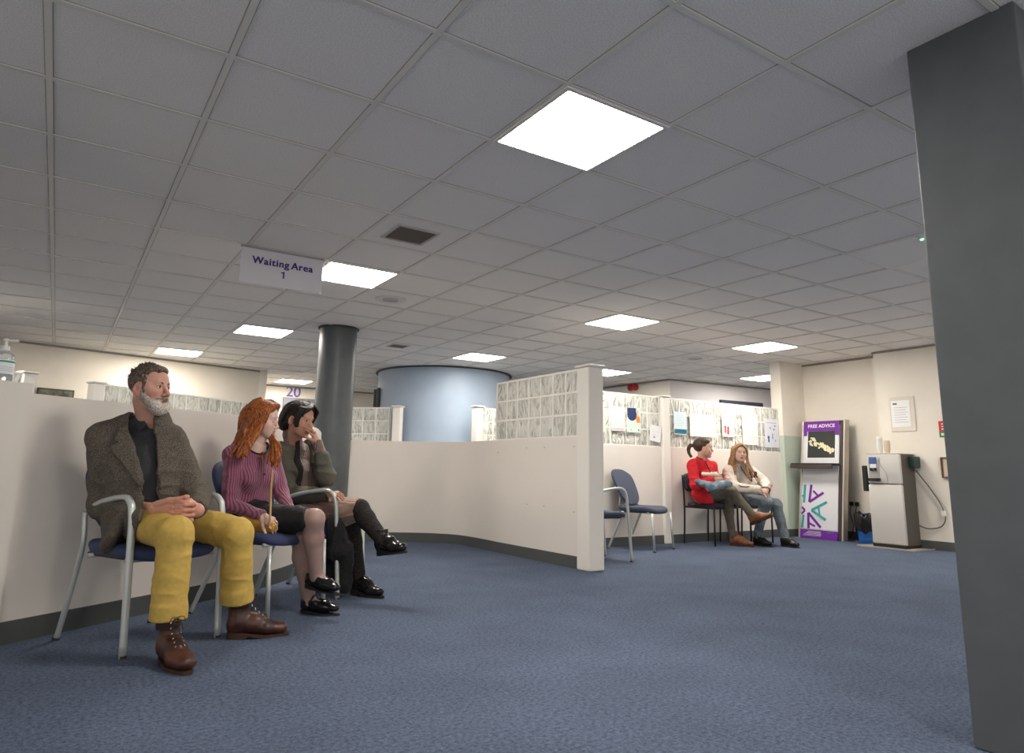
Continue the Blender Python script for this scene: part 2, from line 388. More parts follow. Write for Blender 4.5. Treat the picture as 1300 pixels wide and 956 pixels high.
def disc(name, x, y, R, label, cat):
    r = empty(name, (x, y, HC)); tag(r, label, cat)
    MB().lathe([(R, -.001), (R, -.006), (R*.92, -.012), (R*.70, -.012), (R*.62, -.004), (.001, -.004)][::-1], n=40).build('rim', mat('white_plastic', (.75, .73, .7), .4), r, smooth='auto')
    m = MB()
    for k in range(1, 4): m.lathe([(R*.62*k/4+.006, -.004), (R*.62*k/4+.006, -.012), (R*.62*k/4-.004, -.014), (R*.62*k/4-.004, -.004)], n=32)
    m.build('rings', mat('grey_plastic', (.60, .58, .55), .5), r, smooth='auto')
disc('ceiling_speaker', 2.49, 5.95, .15, 'round white ceiling speaker between the sign light and the round column', 'speaker')
disc('air_diffuser', 7.3, 6.5, .2, 'round air diffuser in the ceiling above the glass partition', 'vent')
r = empty('smoke_detector', (4.62, 2.14, HC)); tag(r, 'small detector with a green light beside the square column', 'detector')
MB().lathe([(.001, -.03), (.02, -.03), (.035, -.012), (.04, 0)], n=24).build('housing', mat('white_plastic', (1, 1, 1)), r, smooth='auto')
MB().lathe([(.001, -.036), (.010, -.034), (.010, -.028)], n=12).build('indicator_light', mat('green_led', (.1, .9, .3), emit=(.1, 1, .35), estr=3), r)
def sprinkler(x, y, label):
    r = empty('ceiling_sensor', (x, y, HC)); tag(r, label, 'sensor')
    MB().lathe([(.001, -.022), (.012, -.02), (.016, -.006), (.022, 0)], n=16).build('head', mat('white_plastic', (1, 1, 1)), r, smooth='auto')
sprinkler(2.19, 5.02, 'tiny sensor at the near right corner of the sign-side light')

# ------------------------------------------------------------------ hanging sign
s = empty('hanging_sign', (1.245, 5.054, HC)); tag(s, 'white ceiling-hung sign reading Waiting Area 1', 'sign')
MB().box(-.30, .30, -.003, .003, -.285, -.018, .001).build('panel', mat('sign_white', (.68, .66, .70), .45), s)
MB().box(-.305, .305, -.012, .012, -.022, -.004, .002).build('hanging_rail', mat('rail_grey', (.35, .34, .33), .5), s)
M_ink = mat('purple_blue_ink', (.05, .03, .20), .6)
for wd_t, x_t in (('Waiting', -.088), ('Area', .142)): text('lettering', wd_t, .074, M_ink, frame_matrix((x_t, -.0045, -.108), (1, 0, 0), (0, 0, 1)), s, bold=.0012, spacing=1.13, thick=.0016)
MB().box(.004, .015, -.0055, -.004, -.214, -.162).prism([(0, 0)]*0 or [(-.010, -.0055), (.006, -.0055), (.006, -.004), (-.010, -.004)], -.176, -.167).build('lettering', M_ink, s)
MB().box(.285, .30, -.006, .006, -.289, -.272).build('corner_clip', M_white, s)

# ------------------------------------------------------------------ door 20 and far details
d = empty('door_1', (0, 0, 0)); struct(d, 'doorway with grey frame under the number 20')
M_fr = mat('grey_door_frame', (.22, .23, .26), .5)
MB().box(3.66, 5.0, 13.94, 13.998, 2.06, 2.17).box(3.66, 3.74, 13.94, 13.998, 0, 2.06).box(4.92, 5.0, 13.94, 13.998, 0, 2.06).build('door_frame', M_fr, d)
MB().box(3.74, 4.92, 13.965, 13.997, 0, 2.06).build('door_leaf', mat('pale_door', (.62, .60, .58), .5), d)
m = MB()
for k in range(5): m.box(3.82+k*.21, 4.0+k*.21, 13.958, 13.966, .9, 1.98)
m.build('glazing', mat('bright_door_glass', (.78, .80, .80), .15), d)
n_ = text('room_number', '20', .30, mat('violet_number', (.16, .12, .42), .5), frame_matrix((3.86, 13.99, 2.285), (1, 0, 0), (0, 0, 1)), None, bold=.004)
tag(n_, 'purple number 20 on the wall above the far doorway', 'sign')
o = MB().box(4.30, 4.36, 13.95, 13.998, 2.25, 2.31, .008).build('door_sensor', M_white); tag(o, 'small white sensor above the far doorway, right of the number', 'sensor')
o = empty('notice_board', (0, 0, 0)); tag(o, 'dark framed board low on the back wall behind the man', 'board')
bd = Vector((3.44, .88)).normalized(); p0 = Vector((-.33, 11.20)); ang = math.atan2(bd.y, bd.x)
o.location = (p0.x, p0.y, 1.3); o.rotation_euler = (0, 0, ang)
MB().box(0, .44, -.03, -.004, 0, .5, .004).build('frame', mat('olive_dark_frame', (.05, .055, .04), .5), o)
MB().box(.02, .42, -.034, -.029, .02, .48).build('board', mat('olive_board', (.12, .12, .085), .7, noise=.5, nscale=12), o)
# drum door
dd = empty('door_2', (0, 0, 0)); struct(dd, 'dark door edge in the side of the blue drum')
m = MB(); a = math.radians(208)
for (a0, a1, z1) in ((163, 174, 2.05),):
    a0 = math.radians(a0); a1 = math.radians(a1)
    pts = [(DC[0]+1.135*math.cos(t), DC[1]+1.135*math.sin(t)) for t in (a0, (a0+a1)/2, a1)]; pin = [(DC[0]+1.10*math.cos(t), DC[1]+1.10*math.sin(t)) for t in (a1, (a0+a1)/2, a0)]
    m.prism(pts+pin, 0, z1)
m.build('door_leaf', mat('dark_grey_door', (.10, .11, .11), .5), dd)
m = MB()
for t in (math.radians(162), math.radians(175)): m.tube([(DC[0]+1.15*math.cos(t), DC[1]+1.15*math.sin(t), 0), (DC[0]+1.15*math.cos(t), DC[1]+1.15*math.sin(t), 2.1)], .03, smooth=False)
m.build('door_frame', mat('dark_grey_door_frame', (.05, .055, .06), .5), dd)
# window heads on the inner walls
def strip_window(name, a, b, z0, z1, label):
    a = Vector(a); b = Vector(b); dv = (b-a).normalized(); n = Vector((dv.y, -dv.x))
    w_ = empty(name); struct(w_, label)
    MB().prism([a[:], b[:], (b+n*.05)[:], (a+n*.05)[:]], z1, z1+.07).build('window_frame', mat('navy_blind_head', (.045, .05, .08), .5), w_)
    MB().prism([a[:], b[:], (b+n*.015)[:], (a+n*.015)[:]], z0, z1).build('pane', mat('dim_glass', (.25, .28, .32), .15), w_)
strip_window('window_1', (9.72, 8.13), (10.75, 8.035), 1.2, 2.04, 'window head on the inner room wall above the glass blocks')
strip_window('window_2', (11.27, 7.85), (11.14, 7.1), 1.2, 2.06, 'window head on the far right inner wall')
# alarm
al = empty('fire_alarm', (8.60, 9.12, 2.33), 0); tag(al, 'red twin fire alarm on the wall above the glass partition', 'alarm')
M_red = mat('red_plastic', (.42, .015, .02), .35)
for k, dy in (('beacon', .06), ('sounder', -.06)):
    m = MB(); m.M = Matrix.Translation((0, dy, 0)) @ Matrix.Rotation(-PI/2, 4, 'Y')
    m.lathe([(.062, 0), (.062, .035), (.05, .055), (.02, .06), (.001, .06)], n=24).build(k, M_red, al, smooth='auto')

# ------------------------------------------------------------------ posters on the right glass partition
M_paper = mat('white_paper', (.86, .86, .86), .6)
def poster(x0, x1, z0, z1, label, base, items, cat='poster', tilt=0):
    "items: (u0,u1,v0,v1,colour) rectangles or ('c',u,v,r,colour) discs in 0..1"
    W, H = x1-x0, z1-z0
    p = empty('poster', ((x0+x1)/2, 5.985, (z0+z1)/2)); p.rotation_euler = (0, tilt, 0); tag(p, label, cat, 'papers taped to the glass-block partition')
    MB().box(-W/2, W/2, -.001, .003, -H/2, H/2).build('sheet', base, p)
    by = {}
    for it in items:
        colr = it[-1]; mb = by.setdefault(colr, MB())
        if it[0] == 'c':
            _, u, v, r, _c = it
            mb.M = Matrix.Translation((-W/2+u*W, -.002, -H/2+v*H)) @ Matrix.Rotation(PI/2, 4, 'X'); mb.cyl((0, 0), r, -.0003, .0003, 24)
        else:
            mb.M = Matrix.Identity(4); u0, u1, v0, v1, _c = it; mb.box(-W/2+u0*W, -W/2+u1*W, -.0022, -.0012, -H/2+v0*H, -H/2+v1*H)
    for k, (colr, mb) in enumerate(by.items()):
        mb.build('print', mat('print_%d_%d_%d' % tuple(int(c*255) for c in colr), colr, .6), p)
G = (.5, .5, .55); G2 = (.62, .62, .66)
lines = lambda u0, u1, vs, c=G: [(u0, u1 if i % 3 else u1-.12, v, v+.012, c) for i, v in enumerate(vs)]
poster(5.0, 5.2, 1.27, 1.54, 'cream sheet with faint lines beside the white partition post', mat('cream_paper', (.85, .78, .62), .6), lines(.1, .9, [.2, .3, .4, .5, .6, .7, .8], (.68, .60, .48)))
poster(5.29, 5.50, 1.29, 1.57, 'pinkish white letter with small print, left of the blue and orange leaflet', mat('pink_paper', (.86, .80, .80), .6), lines(.12, .9, [.18, .26, .42, .5, .74, .82], (.62, .5, .58))+[(.05, .9, .06, .09, (.45, .35, .4))])
poster(5.53, 5.75, 1.28, 1.575, 'leaflet with a dark blue bubble and an orange figure', mat('mint_paper', (.72, .85, .76), .6),
       [('c', .36, .72, .075, (.02, .04, .14)), (.02, .66, .80, .98, (.02, .04, .14)), (.10, .58, .88, .905, (.8, .8, .85)), (.10, .5, .80, .82, (.8, .8, .85)), (.12, .6, .72, .74, (.8, .8, .85)), ('c', .80, .55, .035, (.80, .28, .08)), (.68, .95, .28+.12, .55, (.82, .36, .12)), (.72, .84, .55, .9, (.85, .5, .3)), (.78, .88, .08, .14, (.2, .25, .3)), (.25, .32, .08, .13, (.3, .5, .4))])
poster(5.90, 6.08, 1.19, 1.38, 'curling white leaflet drooping beside the partition pilaster', M_paper, lines(.15, .8, [.3, .4, .6], G2)+[('c', .4, .25, .012, (.2, .3, .6))], tilt=.15)
poster(6.31, 6.53, 1.29, 1.57, 'pale blue sheet with a teal box at its foot', mat('pale_blue_paper', (.70, .82, .88), .6), [(.02, .98, .04, .24, (.03, .22, .32)), (.15, .85, .15, .17, (.6, .75, .8)), (.2, .8, .09, .11, (.6, .75, .8))]+lines(.2, .8, [.4, .5, .62, .74, .85], (.5, .66, .75)))
poster(6.59, 7.04, 1.28, 1.565, 'wide plain white double sheet above the woman in red', M_paper, [(.05, .95, .44, .452, G2), (.1, .9, .6, .61, (.72, .72, .75)), (.1, .85, .75, .76, (.72, .72, .75)), (.1, .9, .25, .26, (.72, .72, .75))])
poster(7.19, 7.43, 1.30, 1.59, 'white sheet with small red and dark figures', mat('rosy_paper', (.86, .82, .83), .6), [('c', .25, .42, .02, (.5, .05, .06)), (.18, .34, .16, .36, (.65, .15, .12)), ('c', .48, .40, .018, (.2, .03, .05)), (.40, .56, .10, .34, (.55, .06, .08)), (.1, .85, .82, .86, (.7, .4, .42)), (.1, .7, .75, .77, (.7, .5, .5))])
poster(7.60, 7.91, 1.21, 1.62, 'tall white page of fine print above the fair-haired woman', M_paper, lines(.12, .88, [.12+.06*k for k in range(13)], (.66, .66, .70)))
poster(8.06, 8.36, 1.19, 1.58, 'white poster with scattered blue figures, rightmost on the partition', mat('lilac_paper', (.80, .81, .87), .6),
       [('c', .25, .35, .022, (.05, .12, .35)), (.2, .32, .18, .30, (.05, .22, .45)), ('c', .55, .45, .015, (.3, .35, .6)), (.5, .6, .30, .40, (.35, .4, .65)), ('c', .75, .25, .015, (.4, .45, .7)), ('c', .4, .68, .014, (.3, .3, .5)), (.6, .72, .6, .66, (.35, .4, .6)), (.15, .85, .85, .87, (.45, .45, .6)), (.7, .8, .74, .78, (.2, .2, .4))])

# ------------------------------------------------------------------ notices on the right pier
nb = empty('notice_holder', (8.66, 4.43, 1.585)); tag(nb, 'clear plastic notice holder with a white page on the wall above the water dispenser', 'notice')
MB().box(-.014, -.001, -.155, .145, -.21, .215, .004).build('holder', mat('clear_cream_plastic', (.74, .68, .60), .12), nb)
MB().box(-.018, -.012, -.10, .125, -.155, .17).build('page', M_paper, nb)
m = MB()
for k in range(7): m.box(-.0195, -.0178, -.07+.02*(k % 2), .09, -.10+.03*k, -.095+.03*k)
m.build('small_print', mat('grey_print', (.45, .45, .47), .6), nb)
m = MB().box(-.0195, -.0178, .05, .10, .12, .14).build('heading', mat('dark_print', (.12, .12, .14), .6), nb)
fs = empty('fire_notice', (8.655, 3.93, 1.38)); tag(fs, 'red and green safety notice partly hidden by the square column', 'sign')
MB().box(-.006, 0, -.10, .09, -.02, .10).build('red_panel', mat('notice_red', (.55, .03, .03), .5), fs)
MB().box(-.006, 0, -.10, .09, -.09, -.02).build('green_panel', mat('notice_green', (.03, .22, .06), .5), fs)
m = MB()
for k in range(3): m.box(-.0075, -.0058, -.07, .06, .0+.03*k, .012+.03*k)
m.box(-.0075, -.0058, .01, .07, -.07, -.04); m.build('lettering', M_white, fs)
ph = empty('wall_holder', (8.65, 3.98, .94)); tag(ph, 'brown framed wall fitting partly hidden by the square column', 'fitting')
m = MB()
for y in (-.05, .04): m.box(-.03, 0, y-.008, y+.008, -.12, .12, .004)
m.box(-.03, 0, -.05, .04, .105, .12, .004).box(-.03, 0, -.05, .04, -.12, -.105, .004).build('frame', mat('dark_brown_metal', (.12, .07, .045), .4), ph)
MB().box(-.012, 0, -.04, .03, -.10, .10).build('backplate', mat('beige_plate', (.62, .50, .40), .5), ph)

# ------------------------------------------------------------------ sockets
so = empty('wall_socket', (8.95, 5.285, .46)); tag(so, 'double wall socket with two black plugs beside the kiosk', 'socket')
MB().box(-.012, 0, -.075, .075, -.043, .043, .006).build('plate', mat('cream_plastic', (.70, .65, .56), .4), so)
for y in (-.035, .04):
    pl = MB().box(-.05, -.012, y-.025, y+.025, -.025, .028, .01).build('plug', M_black, so)
    MB().tube([(-.04, y, -.02), (-.07, y+.01, -.12), (-.06, y-.02, -.25), (-.03, y+.02, -.40)], .005).build('cable', M_black, pl, smooth=True)
so = empty('cable_outlet', (8.95, 4.82, .46)); tag(so, 'blank cream wall outlet behind the black bin liner', 'socket')
MB().box(-.01, 0, -.04, .04, -.043, .043, .006).build('plate', mat('cream_plastic', (0, 0, 0)), so); MB().box(-.02, -.009, -.01, .01, -.015, .012, .003).build('switch', M_black, so)

# ------------------------------------------------------------------ advice kiosk
k = empty('advice_kiosk', (8.50, 5.55, 0)); tag(k, 'white and purple free advice kiosk with a screen and black shelf', 'kiosk')
L_ = Matrix.Shear('XY', 4, (0, 0))
def kb(name, x0, x1, y0, y1, z0, z1, m, b=.003, parent=k):
    mb = MB(); mb.box(x0, x1, y0, y1, z0, z1, b); mb.v = [(x+.15*z, y, z) for x, y, z in mb.v]
    return mb.build(name, m, parent)
M_pur = mat('kiosk_purple', (.16, .02, .32), .4); M_teal = mat('kiosk_teal', (.03, .36, .38), .4); M_kw = mat('kiosk_white', (.70, .70, .73), .3, metal=.1)
kb('cabinet', .005, .10, -.29, .28, .0, 1.56, mat('dark_brown_cabinet', (.06, .045, .05), .45), .01)
kb('front_panel', -.012, .006, -.255, .27, .10, 1.50, M_kw)
kb('side_rail', -.02, .14, .272, .305, 0, 1.57, mat('brushed_metal', (.55, .50, .45), .35, metal=.6), .008)
kb('side_rail', .0, .11, -.325, -.30, 0, 1.57, mat('brushed_metal', (0, 0, 0)), .008)
hd = kb('header', -.017, -.009, -.255, .27, 1.42, 1.555, M_pur); kb('header_edge', -.017, -.009, .21, .27, 1.36, 1.43, M_pur); kb('header_edge', -.017, -.009, -.255, -.2, 1.36, 1.43, M_pur)
sc_ = kb('screen', -.02, -.008, -.20, .20, 1.06, 1.42, mat('dark_screen', (.03, .035, .03), .15), .002)
kb('bezel', -.016, -.007, -.225, .225, 1.035, 1.425, mat('bezel_white', (.78, .78, .8), .3))
m = MB(); rr = random.Random(3)
for q in range(46):
    u = rr.random(); yy = .15-.33*u+rr.uniform(-.03, .03); zz = 1.28-.15*u+rr.uniform(-.045, .06)*(1-u*.5); s_ = rr.uniform(.010, .030)
    m.M = Matrix.Translation((-.0205+.15*zz, yy, zz)) @ Matrix.Rotation(rr.random()*3, 4, 'X'); m.box(-.001, .001, -s_, s_, -s_*.7, s_*.7)
m.M = Matrix.Identity(4); m.build('screen_picture', mat('screen_image_cream', (.50, .45, .30), .4, emit=(.50, .45, .30), estr=.25), sc_)
kb('shelf', -.20, .02, -.275, .33, .955, .985, M_black, .006); kb('shelf_front', -.215, -.18, -.275, .33, .915, .965, mat('shelf_brown', (.05, .035, .035), .4), .01)
kb('foot_panel', -.018, -.008, -.262, .28, .0, .115, M_pur); kb('foot_stripe', -.020, -.012, -.25, .26, .12, .128, mat('stripe_grey', (.45, .43, .5), .5))
m = MB()
for q in range(5): m.box(-.0215+.15*.06, -.018+.15*.06, -.03, .24-.02*q, .035+.014*q, .040+.014*q)
m.build('small_print', mat('pale_print', (.7, .68, .75), .5), k)
m = MB()
for q in range(3): m.box(-.0215+.15*.09, -.018+.15*.09, -.14-.03*q, -.12-.03*q, .085, .105)
m.build('tiny_logos', mat('logo_green', (.08, .25, .12), .5), k)
for wd_t, y_t in (('FREE', .135), ('ADVICE', -.075)): text('lettering', wd_t, .064, M_white, frame_matrix((-.0185+.15*1.49, y_t, 1.49), (0, -1, 0), (.15, 0, 1)), k, bold=.0018, spacing=1.08)
def stroke(mb, a, b, wd=.034):
    ax, az = a; bx, bz = b; L = math.hypot(bx-ax, bz-az); an = math.atan2(bz-az, bx-ax)
    mb.M = Matrix(((1, 0, .15, -.0155), (0, 1, 0, 0), (0, 0, 1, 0), (0, 0, 0, 1))) @ Matrix.Translation((0, -ax, az)) @ Matrix.Rotation(-an, 4, 'X') @ Matrix.Translation((0, 0, 0))
    mb.M = mb.M @ Matrix.Diagonal((1, -1, 1, 1)); mb.box(-.002, .002, 0, L, -wd/2, wd/2, .0015)
cx, cz = -.195, .36
mp = MB(); mt = MB()
def arrow(mb, ang, R0=.05, R1=.27, bl=.13):
    c_, s_ = math.cos(ang), math.sin(ang)
    P = lambda r, t=0: (cx+r*c_-t*s_, cz+r*s_+t*c_)
    return P
def inside(p): return (max(p[0], -.262), p[1])
# purple: up stroke with a wedge, lower right wedge ; teal: right wedge, left slivers
stroke(mp, (-.13, .70), (-.155, .47)); stroke(mp, (-.155, .47), (.05, .60)); stroke(mp, (-.10, .62), (-.02, .55), .026)
stroke(mt, (-.12, .365), (.10, .48)); stroke(mt, (-.12, .365), (.09, .25)); stroke(mt, (-.02, .43), (.0, .31), .026)
stroke(mp, (-.165, .33), (-.155, .12)); stroke(mp, (-.165, .33), (.02, .15)); stroke(mp, (-.16, .20), (-.06, .16), .026)
stroke(mt, (-.225, .70), (-.235, .46)); stroke(mt, (-.235, .52), (-.262, .56), .026); stroke(mt, (-.235, .30), (-.25, .13)); 
stroke(mp, (-.215, .36), (-.262, .40), .026); stroke(mp, (-.215, .36), (-.262, .31), .026)
mp.build('logo_purple', M_pur, k); mt.build('logo_teal', M_teal, k)

# ------------------------------------------------------------------ water dispenser
wd = empty('water_dispenser', (8.315, 4.53, 0)); tag(wd, 'tall white and grey water dispenser against the right wall', 'water dispenser')
M_wdw = mat('dispenser_white', (.57, .55, .52), .3); M_wdg = mat('dispenser_grey_side', (.095, .082, .072), .5)
MB().box(.03, .32, -.20, .185, .03, 1.08, .006).build('body', M_wdg, wd)
MB().box(-.012, .032, -.205, .20, .735, 1.085, .018).build('upper_door', M_wdw, wd, smooth='auto')
MB().box(-.012, .032, -.205, .20, .035, .728, .018).build('lower_door', M_wdw, wd, smooth='auto')
MB().box(-.01, .34, -.205, .20, 1.08, 1.095, .006).build('top', mat('dispenser_top', (.45, .43, .40), .4), wd)
al_ = MB().box(-.018, -.008, .045, .175, .77, 1.02, .004).build('alcove', mat('alcove_grey', (.33, .32, .31), .5), wd)
MB().box(-.024, -.015, .07, .165, .97, 1.05, .004).build('control_panel', mat('panel_blue', (.05, .10, .28), .4), wd)
MB().box(-.022, -.015, .08, .15, .90, .965, .003).build('label', mat('label_pale', (.7, .72, .75), .5), wd)
MB().box(-.05, -.012, .035, .18, .765, .80, .006).build('drip_tray', M_black, wd)
MB().box(-.045, -.014, .075, .105, .885, .92, .006).box(-.045, -.014, .12, .15, .885, .92, .006).build('tap', M_black, wd)
MB().tube([(-.016, .04, 1.05), (-.018, .03, .96), (-.016, -.03, .86), (-.016, -.045, .74)], .004).build('trim_curve', mat('dispenser_crease', (.45, .43, .4), .4), wd, smooth=True)
MB().box(-.02, .33, -.20, .19, .0, .035, .004).build('plinth', M_black, wd)
MB().box(.0, .1, .215, .275, .64, .95, .012).build('cup_dispenser', M_black, wd)
MB().box(.18, .33, -.27, -.205, .93, 1.06, .008).build('valve_box', mat('dark_green_box', (.025, .06, .045), .5), wd)
MB().tube([(.30, -.22, .80+.1), (.30, -.36, .70), (.31, -.46, .52), (.31, -.50, .36), (.31, -.44, .26), (.31, -.30, .23), (.30, -.2, .26)], .007).build('hose', mat('grey_hose', (.12, .12, .11), .5), wd, smooth=True)
MB().box(.295, .325, -.505, -.46, .38, .44, .006).build('hose_clip', M_white, wd)
m = empty('floor_tray', (8.40, 4.50, 0)); tag(m, 'thin beige tray under the water dispenser', 'tray')
MB().box(-.22, .24, -.32, .36, .0, .006, .002).build('tray_base', mat('beige_tray', (.42, .37, .32), .6), m)
mm_ = MB()
for a, b_, c_, d_ in ((-.22, .24, -.32, -.31), (-.22, .24, .35, .36), (-.22, -.21, -.31, .35)): mm_.box(a, b_, c_, d_, .006, .014)
mm_.build('rim', mat('beige_tray', (0, 0, 0)), m)
wd.location.z = .0065
M_cup = mat('translucent_cup', (.80, .78, .74), .25)
for i, (x, y, n, L, h) in enumerate([(8.43, 4.62, 9, 'tall stack of clear plastic cups on the water dispenser, left of the two', .20), (8.47, 4.55, 6, 'shorter beige-tinged stack of cups on the water dispenser, right of the two', .15)]):
    c_ = empty('cup_stack', (x, y, 1.1015)); tag(c_, L, 'cups')
    pr_ = [(.024, 0)]
    for q in range(n): pr_ += [(.026+.008, .05+q*.016), (.037, .052+q*.016), (.037, .056+q*.016), (.033, .058+q*.016)]
    MB().lathe([(.001, 0)]+pr_+[(.03, .06+n*.016)], n=24).build('cups', M_cup if i == 0 else mat('beige_cup', (.68, .58, .46), .35), c_, smooth='auto')
# bin
bn = empty('waste_bin', (8.66, 4.945, 0)); bn.scale = (1, 1, .92); tag(bn, 'round blue waste bin lined with a crumpled black bag', 'bin')
MB().lathe([(.001, 0), (.135, 0), (.14, .01), (.155, .20), (.158, .38), (.163, .385), (.15, .385), (.145, .05), (.001, .04)], n=40).build('bucket', mat('bin_blue', (.02, .13, .45), .35), bn, smooth='auto')
m = MB(); prof = []; vs = []; fs_ = []; n = 72; rr = random.Random(5)
rows = [(.152, .34), (.163, .397), (.173, .385), (.178, .33), (.176, .24), (.168, .17), (.160, .155)]
ph_ = [rr.uniform(0, 6.28) for _ in range(8)]
for j, (r_, z_) in enumerate(rows):
    for i in range(n):
        a = 2*PI*i/n; cr_ = .006*math.sin(9*a+ph_[j % 8]+z_*30)+.005*math.sin(17*a+ph_[(j+3) % 8])+rr.uniform(-.003, .003)
        vs.append((( r_+cr_)*math.cos(a), (r_+cr_)*math.sin(a), z_+(.018*math.sin(5*a+1)+.01*math.sin(11*a) if j in (0, 1, 5, 6) else 0)))
for j in range(len(rows)-1):
    for i in range(n): fs_.append((j*n+i, j*n+(i+1) % n, (j+1)*n+(i+1) % n, (j+1)*n+i))
m.add(vs, fs_).build('bin_liner', mat('glossy_black_bag', (.012, .012, .013), .22, bump=.6, bscale=40), bn, smooth=True)

# sanitiser bottle on the left end panel
sb = empty('sanitiser_bottle', (-.262, 3.985, 1.192), -.3); tag(sb, 'clear pump bottle with a green-striped label on the panel at the left edge', 'bottle')
MB().lathe([(.001, 0), (.036, 0), (.04, .006), (.04, .095), (.034, .115), (.016, .128), (.014, .136), (.001, .136)], n=32).build('bottle_body', mat('clear_bottle', (.88, .9, .9), .06, trans=.75, ior=1.3), sb, smooth='auto')
MB().lathe([(.0408, .03), (.0408, .09)], n=32).build('label', mat('label_white', (.82, .83, .85), .5), sb, smooth='auto')
MB().lathe([(.0413, .078), (.0413, .086)], n=32).build('label_stripe', mat('label_green', (.05, .30, .25), .5), sb, smooth='auto')
m = MB().lathe([(.0413, .05), (.0413, .0515)], n=32).lathe([(.0413, .058), (.0413, .0595)], n=32).lathe([(.0413, .042), (.0413, .0435)], n=32).build('label_print', mat('label_print_grey', (.4, .42, .5), .5), sb)
MB().lathe([(.016, .134), (.016, .150), (.006, .152), (.006, .172), (.012, .173), (.012, .180), (.001, .181)], n=20).box(-.006, .045, -.006, .006, .170, .180, .002).build('pump', mat('white_plastic', (1, 1, 1)), sb, smooth='auto')

sb.scale = (1.12, 1.12, 1.12)
# ------------------------------------------------------------------ chairs
def pillow(outline, z0, z1, rings=6, warp=None, edge=.02):
    "outline: list of (x,y); solid with rounded edge between z0 and z1"
    n = len(outline); cx_ = sum(p[0] for p in outline)/n; cy_ = sum(p[1] for p in outline)/n
    vs = []; fs = []; lay = []
    def ring(s, z):
        lay.append(len(vs))
        for x, y in outline:
            d_ = math.hypot(x-cx_, y-cy_); f_ = max(.02, (d_-s)/d_)
            vs.append((cx_+(x-cx_)*f_, cy_+(y-cy_)*f_, z))
    h = (z1-z0)/2; zc = (z0+z1)/2
    for k in range(rings+1):
        a = -PI/2+PI*k/rings; ring(edge*(1-math.cos(a)), zc+h*math.sin(a))
    # caps
    for d_ in (.06, .12, .18, .5): ring(edge+d_, z1+.004*(1 if d_ < .2 else 1.4))
    L = len(lay)
    for j in range(L-1):
        for i in range(n): fs.append((lay[j]+i, lay[j]+(i+1) % n, lay[j+1]+(i+1) % n, lay[j+1]+i))
    fs.append(tuple(lay[0]+i for i in range(n))[::-1]); fs.append(tuple(lay[-1]+i for i in range(n)))
    if warp: vs = [warp(*p) for p in vs]
    return vs, fs
def sq(n, a, b, e, taper=0.0):
    P = []
    for i in range(n):
        t = 2*PI*i/n; c_, s_ = math.cos(t), math.sin(t)
        x = a*math.copysign(abs(c_)**(2/e), c_); y = b*math.copysign(abs(s_)**(2/e), s_)
        P.append((x*(1+taper*y/b), y))
    return P
def arm_chair(name, arms, fab):
    "seat centre at origin, faces local -y; arms: set of -1 (left in local -x), +1"
    r = empty(name)
    m = MB(); vs, fs = pillow(sq(56, .235, .235, 4.2, -.05), .405, .462, warp=lambda x, y, z: (x, y, z-.02*max(0, (-y-.12)/.12)**2-.012*(1-min(1, (x/.235)**2))+(.012 if y > .15 else 0)), edge=.03)
    m.add(vs, fs).build('seat', fab, r, smooth=True)
    MB().box(-.20, .20, -.18, .19, .392, .408, .004).build('seat_pan', M_black, r)
    def bw(x, y, z):   # y in outline is height, z is thickness
        return (x, .215+.10*(y/.19)*.9+z-.25*x*x*0+.35*x*x*-1, .66+y)
    m = MB(); vs, fs = pillow(sq(56, .222, .195, 3.0, .10), -.018, .018, warp=bw, edge=.02)
    m.add(vs, fs).build('backrest', fab, r, smooth=True)
    m = MB()
    for s in (-1, 1):
        x = s*.232
        fl = MB()
        if s in arms:
            fl.tube([(x, -.25, 0), (x, -.215, .45), (x, -.198, .60), (x*.995, -.170, .655), (x*.99, -.11, .672), (x*.985, .05, .648), (x*.97, .20, .60)], .0135, n=12, flat=1.25).build('front_leg', M_frame, r, smooth=True)
            rl = MB().tube([(x*.97, .205, .605), (x*.97, .20, .55), (x*.97, .19, .44), (x*.985, .23, .25), (x, .305, .0)], .0125, n=12).build('rear_leg', M_frame, r, smooth=True)
            MB().box(min(x*.80, x*.99), max(x*.80, x*.99), .19, .225, .575, .60, .005).build('bracket', M_frame, r)
        else:
            fl.tube([(x, -.25, 0), (x*.99, -.225, .395)], .0125, n=12, smooth=False).build('front_leg', M_frame, r, smooth=True)
            rl = MB().tube([(x*.94, .12, .40), (x*.96, .19, .25), (x, .305, 0)], .0125, n=12).build('rear_leg', M_frame, r, smooth=True)
        MB().cyl((x, -.25), .016, -.0, .012, 14).build('foot_cap', M_rub, r); MB().cyl((x, .305), .016, 0, .012, 14).build('foot_cap', M_rub, r)
    MB().tube([(-.19, .16, .40), (-.12, .215, .43), (-.08, .235, .55), (-.08, .245, .62)], .012).tube([(.19, .16, .40), (.12, .215, .43), (.08, .235, .55), (.08, .245, .62)], .012).tube([(-.22, -.17, .395), (.22, -.17, .395)], .011, smooth=False).tube([(-.22, .14, .395), (.22, .14, .395)], .011, smooth=False).build('back_frame', M_frame, r, smooth=True)
    return r
def place(r, mid_front, facing, label, group):
    "mid_front: midpoint of the front feet on the floor; facing: unit direction"
    fx, fy = facing; L = math.hypot(fx, fy); fx /= L; fy /= L
    r.location = (mid_front[0]-fx*.25, mid_front[1]-fy*.25, 0); r.rotation_euler = (0, 0, math.atan2(fx, -fy))
    tag(r, label, 'chair', group); return r
g1 = 'linked blue waiting chairs on the left'; g2 = 'slate blue waiting chairs on the right'
